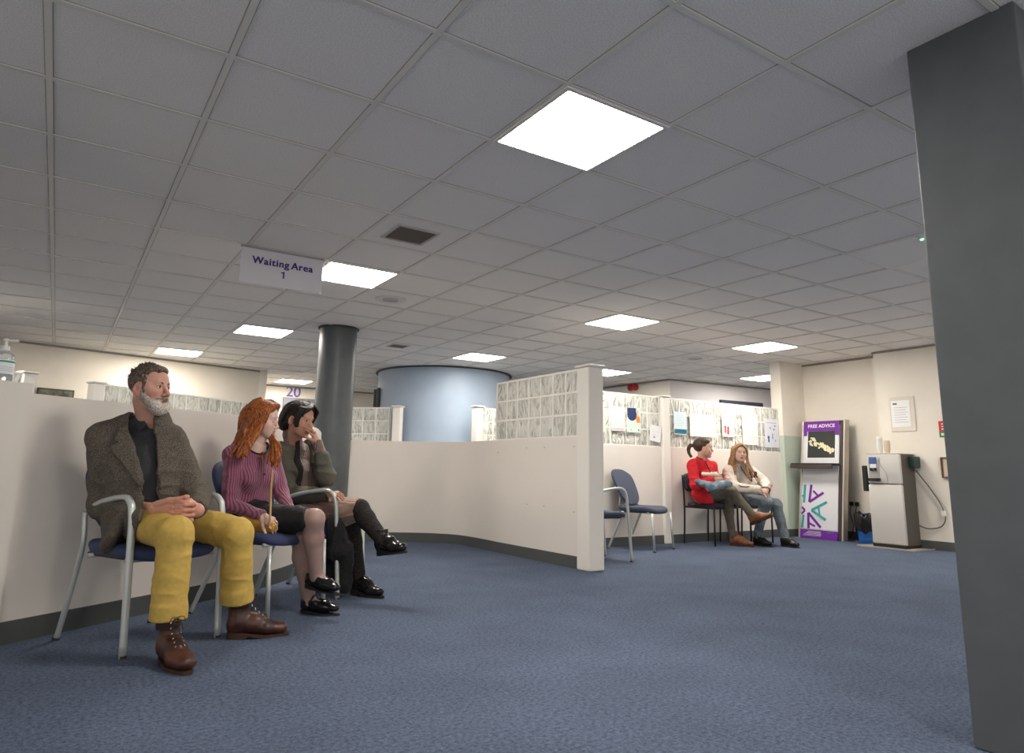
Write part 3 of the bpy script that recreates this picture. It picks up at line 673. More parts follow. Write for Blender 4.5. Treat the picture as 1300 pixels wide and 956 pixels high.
# facing local -y ; left in image is local -x
place(arm_chair('waiting_chair', (-1, 1), M_chairblue), (.545, 3.635), (.43, -.90), 'blue waiting chair with both arms, under the bearded man', g1)
place(arm_chair('waiting_chair', (), M_chairblue), (1.23, 4.05), (.55, -.83), 'armless blue waiting chair under the red-haired woman', g1)
place(arm_chair('waiting_chair', (-1,), M_chairblue), (1.743, 4.584), (.75, -.66), 'blue waiting chair with one arm, under the dark-haired woman', g1)
place(arm_chair('waiting_chair', (-1, 1), M_chairslate), (4.645, 5.175), (.99, -.16), 'slate blue armchair partly hidden behind the white partition post', g2)
place(arm_chair('waiting_chair', (), M_chairslate), (5.565, 5.465), (.33, -.94), 'empty armless slate blue chair against the right partition', g2)
def black_chair(label, loc, facing):
    r = empty('black_chair'); tag(r, label, 'chair', 'black framed chairs under the two women on the right')
    m = MB(); vs, fs = pillow(sq(48, .225, .215, 7), .425, .475, edge=.02); m.add(vs, fs).build('seat', M_chairblack, r, smooth=True)
    m = MB(); vs, fs = pillow(sq(48, .225, .11, 6), -.02, .02, warp=lambda x, y, z: (x, .225+z+.12*(y)-.25*x*x, .715+y), edge=.018); m.add(vs, fs).build('backrest', M_chairblack, r, smooth=True)
    for s in (-1, 1):
        MB().tube([(s*.235, .23, 0), (s*.235, .215, .44), (s*.235, .235, .80)], .011, n=8).build('rear_leg', M_blackmetal, r, smooth=True)
        MB().tube([(s*.235, -.20, 0), (s*.235, -.20, .43)], .011, n=8, smooth=False).build('front_leg', M_blackmetal, r, smooth=True)
    MB().tube([(-.235, -.20, .425), (.235, -.20, .425)], .010, smooth=False, n=8).tube([(-.235, .215, .425), (.235, .215, .425)], .010, smooth=False, n=8).tube([(-.235, -.2, .425), (-.235, .215, .425)], .010, smooth=False, n=8).tube([(.235, -.2, .425), (.235, .215, .425)], .010, smooth=False, n=8).build('seat_frame', M_blackmetal, r, smooth=True)
    fx, fy = facing; L = math.hypot(fx, fy); fx /= L; fy /= L
    a = math.atan2(fx, -fy); r.rotation_euler = (0, 0, a)
    r.location = (loc[0], loc[1], 0); return r
# ================================================================== figures
NP = np.array
CAMR = NP([r2[:], (-u2)[:], fw[:]])          # camera rows: right, down, forward
def W(px, py, d):
    "point seen at photo pixel (px,py), at camera-axis depth d metres"
    return NP([(px-650)/868.07*d, (py-433.5)/868.07*d, d]) @ CAMR + NP([0, 0, CAMZ])
def nrm(v): v = NP(v, float); return v/np.linalg.norm(v)
def lattice(ix, iy, iz, seed=0):
    h = (ix*73856093) ^ (iy*19349663) ^ (iz*83492791) ^ (seed*2654435 + 12345)
    h = (h ^ (h >> 13))*1274126177 & 0x7fffffff
    return ((h ^ (h >> 16)) & 0xffff)/65535.0
def vnoise(P, sc, seed=0):
    Q = P*NP(sc); I = np.floor(Q).astype(np.int64); f = Q-I; f = f*f*(3-2*f); r = 0
    for a in (0, 1):
        for b in (0, 1):
            for c in (0, 1):
                wgt = (f[:, 0] if a else 1-f[:, 0])*(f[:, 1] if b else 1-f[:, 1])*(f[:, 2] if c else 1-f[:, 2])
                r = r+wgt*lattice(I[:, 0]+a, I[:, 1]+b, I[:, 2]+c, seed)
    return r
def polysd(u, v, poly):
    "signed distance to a 2D polygon (negative inside)"
    d = np.full(np.broadcast(u, v).shape, 1e9); s = np.ones_like(d); n = len(poly)
    for i in range(n):
        ax, ay = poly[i]; bx, by = poly[i-1]
        ex, ey = bx-ax, by-ay; wx, wy = u-ax, v-ay
        t = np.clip((wx*ex+wy*ey)/(ex*ex+ey*ey), 0, 1); dx = wx-ex*t; dy = wy-ey*t
        d = np.minimum(d, dx*dx+dy*dy)
        c1 = v >= ay; c2 = v < by; c3 = ex*wy > ey*wx
        fl = (c1 & c2 & c3) | (~c1 & ~c2 & ~c3); s = np.where(fl, -s, s)
    return s*np.sqrt(d)
class Sculpt:
    def __init__(s, lo, hi, h):
        s.lo = NP(lo, float); s.h = h; s.n = np.ceil((NP(hi, float)-s.lo)/h).astype(int)+1
        s.F = np.full(tuple(s.n), 1.0, np.float32)
        s.ax = [s.lo[i]+h*np.arange(s.n[i]) for i in range(3)]
    def blk(s, lo, hi):
        a = np.clip(np.floor((lo-s.lo)/s.h).astype(int), 0, s.n); b = np.clip(np.ceil((hi-s.lo)/s.h).astype(int)+1, 0, s.n)
        if (b <= a).any(): return None
        sl = tuple(slice(a[i], b[i]) for i in range(3))
        return sl, s.ax[0][sl[0]][:, None, None], s.ax[1][sl[1]][None, :, None], s.ax[2][sl[2]][None, None, :]
    def put(s, sl, d, k, sub):
        F = s.F[sl]
        if sub:
            d = -d
            if k > 0: hh = np.maximum(k-np.abs(F-d), 0)/k; s.F[sl] = np.maximum(F, d)+hh*hh*k*.25
            else: s.F[sl] = np.maximum(F, d)
        else:
            if k > 0: hh = np.maximum(k-np.abs(F-d), 0)/k; s.F[sl] = np.minimum(F, d)-hh*hh*k*.25
            else: s.F[sl] = np.minimum(F, d)
    def cap(s, a, b, ra, rb=None, k=.01, sub=False):
        a = NP(a, float); b = NP(b, float); rb = ra if rb is None else rb; m = max(ra, rb)+k+3*s.h
        r = s.blk(np.minimum(a, b)-m, np.maximum(a, b)+m)
        if r is None: return s
        sl, x, y, z = r; ba = b-a; L = ba@ba+1e-12
        t = np.clip(((x-a[0])*ba[0]+(y-a[1])*ba[1]+(z-a[2])*ba[2])/L, 0, 1)
        d = np.sqrt((x-a[0]-t*ba[0])**2+(y-a[1]-t*ba[1])**2+(z-a[2]-t*ba[2])**2)-(ra+(rb-ra)*t)
        s.put(sl, d, k, sub); return s
    def chain(s, pts, rs, k=.01):
        for i in range(len(pts)-1): s.cap(pts[i], pts[i+1], rs[i], rs[i+1], k)
        return s
    def ell(s, c, r, R=None, k=.01, sub=False):
        c = NP(c, float); r = NP(r, float); m = r.max()+k+3*s.h
        q = s.blk(c-m, c+m)
        if q is None: return s
        sl, x, y, z = q; X = [x-c[0], y-c[1], z-c[2]]
        if R is not None: R = NP(R); X = [X[0]*R[i][0]+X[1]*R[i][1]+X[2]*R[i][2] for i in range(3)]
        k0 = np.sqrt(sum((X[i]/r[i])**2 for i in range(3))); k1 = np.sqrt(sum((X[i]/r[i]**2)**2 for i in range(3)))+1e-9
        s.put(sl, k0*(k0-1)/k1, k, sub); return s
    def ecap(s, a, b, A, B, lat, k=.02, sub=False):
        "slab capsule: cross section half sizes A=(lateral, depth) at a, B at b"
        a = NP(a, float); b = NP(b, float); m = max(*A, *B)+k+3*s.h
        q = s.blk(np.minimum(a, b)-m, np.maximum(a, b)+m)
        if q is None: return s
        sl, x, y, z = q; ba = b-a; L = ba@ba+1e-12; u = nrm(ba); lat = nrm(NP(lat)-u*(NP(lat)@u)); dep = np.cross(u, lat)
        t = np.clip(((x-a[0])*ba[0]+(y-a[1])*ba[1]+(z-a[2])*ba[2])/L, 0, 1)
        qx, qy, qz = x-a[0]-t*ba[0], y-a[1]-t*ba[1], z-a[2]-t*ba[2]
        ql = qx*lat[0]+qy*lat[1]+qz*lat[2]; qd = qx*dep[0]+qy*dep[1]+qz*dep[2]; qu = qx*u[0]+qy*u[1]+qz*u[2]
        rl = A[0]+(B[0]-A[0])*t; rd = A[1]+(B[1]-A[1])*t; ru = np.minimum(rl, rd)
        k0 = np.sqrt((ql/rl)**2+(qd/rd)**2+(qu/ru)**2); k1 = np.sqrt((ql/rl**2)**2+(qd/rd**2)**2+(qu/ru**2)**2)+1e-9
        s.put(sl, k0*(k0-1)/k1, k, sub); return s
    def half(s, p, n, k=.004):
        "cut away everything on the side n points to"
        p = NP(p, float); n = nrm(n); x, y, z = s.ax[0][:, None, None], s.ax[1][None, :, None], s.ax[2][None, None, :]
        s.put((slice(None),)*3, -((x-p[0])*n[0]+(y-p[1])*n[1]+(z-p[2])*n[2])*1.0, k, True) if False else None
        d = (x-p[0])*n[0]+(y-p[1])*n[1]+(z-p[2])*n[2]; s.F = np.maximum(s.F, d).astype(np.float32); return s
    def extract(s):
        F = s.F; S_ = F < 0; nx, ny, nz = F.shape
        C = np.zeros((nx-1, ny-1, nz-1), np.int8)
        for dx in (0, 1):
            for dy in (0, 1):
                for dz in (0, 1): C += S_[dx:nx-1+dx, dy:ny-1+dy, dz:nz-1+dz]
        act = (C > 0) & (C < 8); I = np.argwhere(act); ids = np.full(act.shape, -1, np.int64); ids[act] = np.arange(len(I))
        P = np.zeros((len(I), 3)); cnt = np.zeros(len(I))
        cor = [(a, b, c) for a in (0, 1) for b in (0, 1) for c in (0, 1)]
        val = {c: F[I[:, 0]+c[0], I[:, 1]+c[1], I[:, 2]+c[2]] for c in cor}
        for c in cor:
            for axx in range(3):
                if c[axx]: continue
                e = list(c); e[axx] = 1; e = tuple(e); v0, v1 = val[c], val[e]; m = (v0 < 0) != (v1 < 0)
                t = v0[m]/(v0[m]-v1[m]); q = np.tile(NP(c, float), (m.sum(), 1)); q[:, axx] = t; P[m] += q; cnt[m] += 1
        V = (I+P/cnt[:, None])*s.h+s.lo
        Q = []
        for axx in range(3):
            o1, o2 = [(1, 2), (2, 0), (0, 1)][axx]
            sa = [slice(None)]*3; sb = [slice(None)]*3; sa[axx] = slice(0, -1); sb[axx] = slice(1, None)
            A = S_[tuple(sa)]; B = S_[tuple(sb)]; E = np.argwhere(A != B)
            ok = (E[:, o1] > 0) & (E[:, o2] > 0) & (E[:, o1] < F.shape[o1]-1) & (E[:, o2] < F.shape[o2]-1); E = E[ok]
            fl = A[E[:, 0], E[:, 1], E[:, 2]]
            def cid(d1, d2):
                G_ = E.copy(); G_[:, o1] -= d1; G_[:, o2] -= d2; return ids[G_[:, 0], G_[:, 1], G_[:, 2]]
            q = np.stack([cid(1, 1), cid(0, 1), cid(0, 0), cid(1, 0)], 1); q[~fl] = q[~fl][:, ::-1]; Q.append(q)
        return V, np.concatenate(Q)
def vnormals(V, Q):
    N = np.cross(V[Q[:, 2]]-V[Q[:, 0]], V[Q[:, 3]]-V[Q[:, 1]]); n = np.zeros_like(V)
    for i in range(4): np.add.at(n, Q[:, i], N)
    return n/(np.linalg.norm(n, axis=1, keepdims=True)+1e-12)
def xf(V, R, o): return V @ NP(R) + NP(o)      # R rows are local axes in world
def mk(name, parts, m, parent, disp=None, color=None, smooth=1):
    "parts: list of (V,Q); V in world coordinates"
    Vs = []; Qs = []; o = 0
    for V, Q in parts: Vs.append(V); Qs.append(Q+o); o += len(V)
    V = np.concatenate(Vs); Q = np.concatenate(Qs)
    for _ in range(smooth):
        acc = np.zeros_like(V); c_ = np.zeros(len(V))
        for i in range(4):
            j = (i+1) % 4; np.add.at(acc, Q[:, i], V[Q[:, j]]); np.add.at(c_, Q[:, i], 1); np.add.at(acc, Q[:, j], V[Q[:, i]]); np.add.at(c_, Q[:, j], 1)
        V = V*.5+.5*acc/np.maximum(c_, 1)[:, None]
    if disp is not None: V = V+vnormals(V, Q)*disp(V)[:, None]
    base = NP(parent.matrix_basis.translation[:]) if parent is not None else 0
    if parent is not None and parent.parent is not None: base = base+NP(parent.parent.location[:])
    me = bpy.data.meshes.new(name); me.vertices.add(len(V)); me.vertices.foreach_set('co', (V-base).astype(np.float32).ravel())
    me.loops.add(Q.size); me.loops.foreach_set('vertex_index', Q.astype(np.int32).ravel())
    me.polygons.add(len(Q)); me.polygons.foreach_set('loop_start', np.arange(0, Q.size, 4, dtype=np.int32)); me.polygons.foreach_set('use_smooth', np.ones(len(Q), bool))
    me.update(calc_edges=True); me.validate()
    if color is not None:
        at = me.color_attributes.new('Tint', 'FLOAT_COLOR', 'POINT'); at.data.foreach_set('color', np.concatenate([color(V), np.ones((len(V), 1))], 1).astype(np.float32).ravel())
    me.materials.append(m)
    return link(bpy.data.objects.new(name, me), parent)

def tintmat(name, rough=.5, sss=0.0, bump=0.0, bscale=300, nz=.0):
    m, n, l, b = nt(name); a = n.new('ShaderNodeVertexColor'); a.layer_name = 'Tint'; src = a.outputs['Color']
    tc = n.new('ShaderNodeTexCoord')
    if nz:
        t = n.new('ShaderNodeTexNoise'); t.inputs['Scale'].default_value = 60; l.new(tc.outputs['Object'], t.inputs['Vector'])
        mr = n.new('ShaderNodeMapRange'); mr.inputs['To Min'].default_value = 1-nz; mr.inputs['To Max'].default_value = 1+nz; l.new(t.outputs['Fac'], mr.inputs['Value'])
        mx = n.new('ShaderNodeMix'); mx.data_type = 'RGBA'; mx.blend_type = 'MULTIPLY'; mx.inputs['Factor'].default_value = 1
        l.new(src, mx.inputs['A']); l.new(mr.outputs['Result'], mx.inputs['B']); src = mx.outputs['Result']
    l.new(src, b.inputs['Base Color']); b.inputs['Roughness'].default_value = rough; b.inputs['Specular IOR Level'].default_value = .35
    if sss: b.inputs['Subsurface Weight'].default_value = sss; b.inputs['Subsurface Radius'].default_value = (.01, .004, .002); b.inputs['Subsurface Scale'].default_value = .6
    return m
M_skin = tintmat('skin', .5, .0, nz=.10)
def strandmat(name, c1, c2, rough=.4, scale=(220, 220, 14)):
    m, n, l, b = nt(name); tc = n.new('ShaderNodeTexCoord'); mp_ = n.new('ShaderNodeMapping'); mp_.inputs['Scale'].default_value = scale
    l.new(tc.outputs['Object'], mp_.inputs['Vector']); t = n.new('ShaderNodeTexNoise'); t.inputs['Scale'].default_value = 1; t.inputs['Detail'].default_value = 3; t.inputs['Distortion'].default_value = .4
    l.new(mp_.outputs['Vector'], t.inputs['Vector']); r = n.new('ShaderNodeValToRGB'); r.color_ramp.elements[0].color = (*c1, 1); r.color_ramp.elements[1].color = (*c2, 1)
    r.color_ramp.elements[0].position = .35; r.color_ramp.elements[1].position = .68; l.new(t.outputs['Fac'], r.inputs['Fac']); l.new(r.outputs['Color'], b.inputs['Base Color'])
    b.inputs['Roughness'].default_value = rough; b.inputs['Specular IOR Level'].default_value = .25; bn = n.new('ShaderNodeBump'); bn.inputs['Strength'].default_value = .8; bn.inputs['Distance'].default_value = .003
    l.new(t.outputs['Fac'], bn.inputs['Height']); l.new(bn.outputs['Normal'], b.inputs['Normal']); return m
def ribmat(name, c1, c2, scale, axis, rough=.85):
    "knitted ribs: bands along a direction in object space"
    m, n, l, b = nt(name); tc = n.new('ShaderNodeTexCoord'); wv = n.new('ShaderNodeTexWave'); wv.inputs['Scale'].default_value = scale; wv.inputs['Distortion'].default_value = .6; wv.inputs['Detail'].default_value = 1; wv.inputs['Detail Scale'].default_value = 3
    mp_ = n.new('ShaderNodeMapping'); mp_.inputs['Rotation'].default_value = axis; l.new(tc.outputs['Object'], mp_.inputs['Vector']); l.new(mp_.outputs['Vector'], wv.inputs['Vector'])
    r = n.new('ShaderNodeValToRGB'); r.color_ramp.elements[0].color = (*c1, 1); r.color_ramp.elements[1].color = (*c2, 1); r.color_ramp.elements[0].position = .2; r.color_ramp.elements[1].position = .7
    l.new(wv.outputs['Fac'], r.inputs['Fac']); l.new(r.outputs['Color'], b.inputs['Base Color']); b.inputs['Roughness'].default_value = rough; b.inputs['Sheen Weight'].default_value = .3
    bn = n.new('ShaderNodeBump'); bn.inputs['Strength'].default_value = .6; bn.inputs['Distance'].default_value = .004; l.new(wv.outputs['Fac'], bn.inputs['Height']); l.new(bn.outputs['Normal'], b.inputs['Normal']); return m

# ------------------------------------------------------------------ head, hands, boots in local frames
def rot_frame(yaw_, pitch_=0, roll_=0, ref=None):
    """rows right, forward, up of a head that looks along azimuth yaw_ (deg, clockwise from world +y), pitch_ up, roll_ to its right"""
    y, p, r = map(math.radians, (yaw_, pitch_, roll_))
    f = NP([math.sin(y)*math.cos(p), math.cos(y)*math.cos(p), math.sin(p)]); r0 = NP([math.cos(y), -math.sin(y), 0]); u0 = np.cross(r0, f)
    rr_ = r0*math.cos(r)-u0*math.sin(r); uu = np.cross(rr_, f); return NP([rr_, f, uu])
def make_head(h=.003, male=False, jaw=1.0, nose=1.0, neck=(0, -.03, -.2), neck_r=.052, lid=0):
    lo = (-.11, -.14, -.24); S = Sculpt(lo, (.11, .15, .15), h)
    S.ell((0, -.018, .035), (.0745, .094, .083), k=.01)
    S.ell((0, .018, .035), (.064, .066, .065), k=.03)
    S.ell((0, .028, -.035), (.054*jaw, .056, .072), k=.03)
    for s_ in (-1, 1):
        S.cap((s_*.055*jaw, -.005, -.045), (s_*.022, .062, -.098), .018, .014, k=.03)
        S.ell((s_*.040, .055, -.026), (.024, .022, .022), k=.02)
        S.ell((s_*.062, .015, -.01), (.012, .04, .03), k=.02)
        if not male: S.ell((s_*.036, .036, -.050), (.027, .036, .036), k=.035)
    S.ell((0, .070, -.100), (.022*jaw, .018, .016), k=.02)
    S.cap((-.030, .074, .020), (.030, .074, .020), .011, k=.018)
    S.ell((0, .068, -.068), (.030, .022, .026), k=.015)
    for s_ in (-1, 1): S.ell((s_*.031, .096, .001), (.020, .0185 if male else .0165, .0125), k=.012, sub=True)
    for s_ in (-1, 1):
        S.ell((s_*.031, .0705, .0), (.0145, .0145, .0125), k=.004)
        if lid: S.ell((s_*.031, .0700, .0075), (.0165, .0145, .0085), k=.004); S.ell((s_*.031, .069, -.0100), (.015, .013, .0065), k=.004)
    n_ = nose
    S.cap((0, .083, .010), (0, .083+.024*n_, -.034), .0075, .0095, k=.012); S.ell((0, .086+.022*n_, -.037), (.0105, .011, .0095), k=.006)
    for s_ in (-1, 1): S.ell((s_*.0125, .095, -.041), (.0085, .011, .008), k=.006)
    for s_ in (-1, 1): S.ell((s_*.006, .101, -.049), (.0035, .005, .003), k=.002, sub=True)
    S.cap((-.018, .083, -.067), (0, .0915, -.0635), .0045, .0062, k=.004); S.cap((.018, .083, -.067), (0, .0915, -.0635), .0045, .0062, k=.004)
    S.cap((-.015, .083, -.075), (.015, .083, -.075), .0065, k=.004); S.ell((0, .0885, -.0758), (.012, .007, .0058), k=.004)
    S.cap((-.021, .092, -.0698), (.021, .092, -.0698), .0010, k=.002, sub=True)
    S.ell((0, .086, -.088), (.020, .010, .006), k=.008, sub=True)
    for s_ in (-1, 1):
        e = NP([s_*.080, -.006, -.012]); S.ell(e, (.0095, .0215, .034), [[.93, s_*.35, 0], [-s_*.35, .93, -.18], [0, .18, .98]], k=.006)
        S.ell(e+NP([s_*.009, .003, .004]), (.007, .011, .018), k=.004, sub=True); S.cap(e+NP([s_*.0, .006, -.026]), e+NP([s_*.0, .002, -.030]), .007, k=.005)
    S.cap((0, -.028, -.06), neck, neck_r, neck_r*1.05, k=.03); S.cap((0, .0, -.07), (neck[0], neck[1]+.02, neck[2]), neck_r*.85, neck_r*.9, k=.03)
    return S.extract()
def face_tint(base, lip, L, brow=None, blush=(.0, .0, .0), low=None):
    "colours by head-local position L"
    x, y, z = L[:, 0], L[:, 1], L[:, 2]; c = np.tile(NP(base, float), (len(L), 1))
    def blend(c, wgt, col): return c*(1-wgt[:, None])+NP(col)*wgt[:, None]
    g = lambda dx, dy, dz: np.exp(-(dx**2+dy**2+dz**2))
    c = blend(c, .38*np.clip(g((np.abs(x)-.042)/.022, (y-.06)/.04, (z+.03)/.02), 0, 1), blush)
    c = blend(c, .6*np.clip(g(x/.014, (y-.11)/.02, (z+.035)/.016), 0, 1), blush)
    c = blend(c, .5*np.clip(g((np.abs(x)-.083)/.012, (y+.008)/.03, (z+.014)/.03), 0, 1), blush)
    m = (np.abs(x) < .022) & (z < -.0595-.0*np.abs(x)) & (z > -.0825+np.abs(x)*.35) & (z < -.058-np.abs(x)*.25) & (y > .07); c[m] = lip
    m = (np.abs(z+.0698) < .0022) & (np.abs(x) < .021) & (y > .07); c[m] = NP(lip)*.6
    return c
def sphere_parts(c, r, n=12):
    us = np.linspace(0, PI, n); vs = np.linspace(0, 2*PI, 2*n, endpoint=False)
    V = NP([[math.sin(u)*math.cos(v), math.sin(u)*math.sin(v), math.cos(u)] for u in us for v in vs])*r+NP(c); N2 = 2*n
    Q = NP([[i*N2+j, (i+1)*N2+j, (i+1)*N2+(j+1) % N2, i*N2+(j+1) % N2] for i in range(n-1) for j in range(N2)]); return V, Q
def quads_from_mb(mb):
    Q = [f if len(f) == 4 else (list(f)+[f[-1]])[:4] for f in mb.f if len(f) in (3, 4)]; return NP(mb.v, float), NP(Q)
def eyes(parent, C, R, sc, iris=(.10, .07, .05), gaze=(0, 0), look=1.0, lidc=None, closed=False):
    ev = []; pv = []
    if not closed:
        for s_ in (-1, 1):
            c_ = NP([s_*.031, .0716, -.0005]); V, Q = sphere_parts((0, 0, 0), .0137, 14); V = V*NP([1, 1, .62])+c_; ev.append((xf(V*sc, R, C), Q))
            dx, dz = math.radians(gaze[0]), math.radians(gaze[1]); f_ = NP([math.sin(dx), math.cos(dx)*math.cos(dz), math.sin(dz)])
            V, Q = sphere_parts((0, 0, 0), .0062, 10); V = V*NP([1, .5, .95])+c_+f_*.0118*NP([1, 1, .62]); pv.append((xf(V*sc, R, C), Q))
        e = mk('eyes', ev, mat('eye_white', (.70, .66, .62), .2), parent, smooth=0); mk('irises', pv, mat('iris_%d' % int(iris[0]*1000), iris, .15), e, smooth=0)
    m = MB()
    for s_ in (-1, 1):
        z_ = -.0075 if closed else .0062
        pts = [NP([s_*(.031+u), .0716+math.sqrt(max(0, .0143**2-u*u*.9)), z_+(-1 if closed else -1)*(abs(u)/.0145)**2*(-.003 if closed else .0045)]) for u in (-.0135, -.007, 0, .007, .0135)]
        m.tube([tuple(xf(p*sc, R, C)) for p in pts], [.0006*sc, .0011*sc, .0013*sc, .0012*sc, .0008*sc], n=6)
    V, Q = quads_from_mb(m); mk('eyelashes', [(V, Q)], mat('lash_dark', (.03, .02, .015), .7), parent, smooth=0)
def brows(parent, C, R, sc, m_, th=.0035, lift=0):
    m = MB()
    for s_ in (-1, 1):
        pts = [(s_*.013, .0868, .017+lift), (s_*.022, .0862, .0215+lift), (s_*.034, .0805, .0235+lift), (s_*.046, .0675, .018+lift)]
        m.tube([tuple(xf(NP(p)*sc, R, C)) for p in pts], [th*sc*.9, th*sc, th*sc*.9, th*sc*.35], n=8)
    V, Q = quads_from_mb(m); return mk('eyebrows', [(V, Q)], m_, parent, smooth=0)
FINGER = [(.026, .066, .0078), (.0085, .071, .0082), (-.0095, .067, .0078), (-.0265, .055, .0068)]   # across, length, radius: index..little
def make_hand(curl=(20, 25, 20), spread=1.0, thumb=(.035, .03, -.005), h=.002, right=True, sc=1.0, curls=None):
    """local: wrist at 0, fingers along +y, palm normal (out of the palm) -z, thumb towards +x for a right hand seen from its back"""
    S = Sculpt((-.06, -.06, -.10), (.085, .20, .05), h); sg = 1
    S.ecap((0, -.05, 0), (0, .0, 0), (.027, .021), (.029, .019), (1, 0, 0), k=.01)
    S.ecap((0, .0, 0), (-.002, .075, 0), (.028, .018), (.039, .0125), (1, 0, 0), k=.012)
    for i, (ax_, L, r) in enumerate(FINGER):
        cu = curls[i] if curls else curl
        p = NP([ax_*1.05*sg, .078-.004*abs(i-1), 0.0]); a = math.radians((1.2-i*1.0)*3*spread); cur = 0; S.ell(p+NP([0, -.004, .004]), (r*1.05, r*1.2, r), k=.006)
        for j, fr in enumerate((.46, .30, .24)):
            cur += math.radians(cu[j]); dirv = NP([math.sin(a)*math.cos(cur), math.cos(a)*math.cos(cur), -math.sin(cur)]); q = p+dirv*L*fr*1.25
            S.cap(p, q, r*(1-.08*j), r*(.94-.09*j), k=.003 if j == 0 else .002); p = q
    t0 = NP([.022, .018, -.004]); t1 = NP([.043, .047, -.016])+NP([.0, 0, 0]); t2 = t1+nrm(NP(thumb))*.034; t3 = t2+nrm(NP(thumb)+NP([-.004, .01, -.006]))*.026
    S.cap(t0, t1, .016, .0125, k=.014); S.cap(t1, t2, .0112, .0098, k=.005); S.cap(t2, t3, .0098, .0082, k=.003)
    V, Q = S.extract(); V = V*sc
    if not right: V = V*NP([-1, 1, 1]); Q = Q[:, ::-1]
    return V, Q
def hand_frame(y_dir, back_dir):
    y = nrm(y_dir); z = nrm(NP(back_dir)-y*(NP(back_dir)@y)); x = np.cross(y, z); return NP([x, y, z])
def boot(parent, name, heel, toe_dir, up_dir=(0, 0, 1), L=.30, wdt=.052, shaft=.16, m_=None, sole_m=None, heel_h=.03, laces=False, low=False, strap=False, sole_t=.014, toe_r=.030, sh_r=.050, right=True):
    """heel: world point under the heel, toe_dir: where the toe points, up_dir: away from the sole"""
    y = nrm(toe_dir); z = nrm(NP(up_dir, float)-y*(NP(up_dir, float)@y)); x = np.cross(y, z); R = NP([x, y, z])
    S = Sculpt((-.09, -.06, -.01), (.09, L+.04, shaft+.08), .0035); b = heel_h*.9
    S.ecap((0, .035, b+.038), (0, L*.42, b*.7+.045), (wdt*.66, .038), (wdt*.82, .046), (1, 0, 0), k=.02)
    S.ecap((0, L*.42, b*.6+.040), (0, L*.62, .012+.032), (wdt*.80, .040), (wdt*.95, .033), (1, 0, 0), k=.02)
    S.ecap((0, L*.62, .012+.030), (0, L-toe_r*1.15, .012+.026), (wdt*.95, .031), (wdt*.72, toe_r*.85), (1, 0, 0), k=.02)
    S.cap((0, .035, b+.025), (0, .040, b+.05), .036, .036, k=.02)
    if not low:
        S.ecap((0, .045, b+.05), (0, .045, shaft), (sh_r*.82, sh_r*.95), (sh_r*.95, sh_r*1.15), (1, 0, 0), k=.02); S.cap((0, .06, b+.05), (0, L*.5, b*.5+.06), .042, .030, k=.03)
    S.half((0, 0, sole_t*.8), (0, 0, -1))
    if not low: S.half((0, 0, shaft), (0, 0, 1)); 
    if not low: S.ecap((0, .045, shaft-.02), (0, .045, shaft+.05), (sh_r*.80, sh_r*.97), (sh_r*.84, sh_r*1.02), (1, 0, 0), k=.0, sub=True)
    if low:   # open mary jane: cut the instep
        S.ell((0, L*.38, b+.085), (wdt*.78, L*.27, .062), k=.006, sub=True); S.cap((0, .04, b+.06), (0, .04, b+.2), .034, k=.004, sub=True)
    V, Q = S.extract(); o = mk(name, [(xf(V, R, heel), Q)], m_, parent, disp=(lambda P: .0016*(vnoise(P, 60, 3)-.5)))
    # sole
    n = 40; out = []
    for i in range(n):
        t = 2*PI*i/n; v = (1-math.cos(t))/2; wd_ = wdt*(.70+.28*math.sin(PI*min(1, v*1.15))**1.2*.9*(1 if v > .3 else .8)); 
        out.append((math.copysign(abs(math.sin(t))**.62, math.sin(t))*wd_*(1.0 if v < .85 else .98), -.002+v*(L+.002)))
    m = MB(); vs = []
    for (px_, py_) in out: vs.append((px_, py_, 0 if py_ < L*.30 or py_ > L*.36 else 0))
    lift = lambda yv: 0 if yv < L*.29 else 0
    low_ = [(a_, c_, 0.0) for a_, c_ in out]
    arch = lambda c_: max(0, (heel_h-sole_t))*(1 if L*.30 < c_ < L*.48 else 0)
    up_ = [(a_, c_, sole_t+ (max(0, heel_h-sole_t)*max(0, 1-max(0, c_-L*.28)/(L*.3)))) for a_, c_ in out]
    dn_ = [(a_, c_, (u_[2]-sole_t) if c_ > L*.29 else 0.0) for (a_, c_), u_ in zip(out, up_)]
    k0 = len(dn_); m.add(dn_+up_, [tuple(range(k0))[::-1], tuple(range(k0, 2*k0))]+[(i, (i+1) % k0, k0+(i+1) % k0, k0+i) for i in range(k0)])
    so_ = MB(); so_.v = [tuple(xf(NP(p), R, heel)-NP(parent.location[:])) for p in m.v]; so_.f = m.f; so_.mi = m.mi; so_.build('sole', sole_m, o, smooth='auto')
    if laces:
        ml = MB(); me_ = MB(); pts = [(.0, L*.62, .088), (.0, L*.56, .102), (.0, L*.50, .114), (.0, L*.435, .129), (.0, L*.375, .148), (.0, L*.355, .168), (0, L*.35, .188)]
        pts = [p for p in pts if p[2] < shaft+.002]
        T = lambda p: tuple(xf(NP(p), R, heel)-NP(parent.location[:]))
        wl = .017
        for i, p in enumerate(pts):
            for s_ in (-1, 1):
                V, Q = sphere_parts((0, 0, 0), .0036, 6); V = V+NP([s_*wl, p[1]-.004, p[2]+.001]); o_ = len(me_.v); me_.v += [T(v) for v in V]; me_.f += [tuple(int(a)+o_ for a in q) for q in Q]; me_.mi += [0]*len(Q)
            if i < len(pts)-1:
                q = pts[i+1]
                for s_ in (-1, 1): ml.tube([T((s_*wl, p[1], p[2])), T((0, (p[1]+q[1])/2+.004, (p[2]+q[2])/2+.007)), T((-s_*wl, q[1], q[2]))], .0017, n=6, sub=3)
        q = pts[-1]
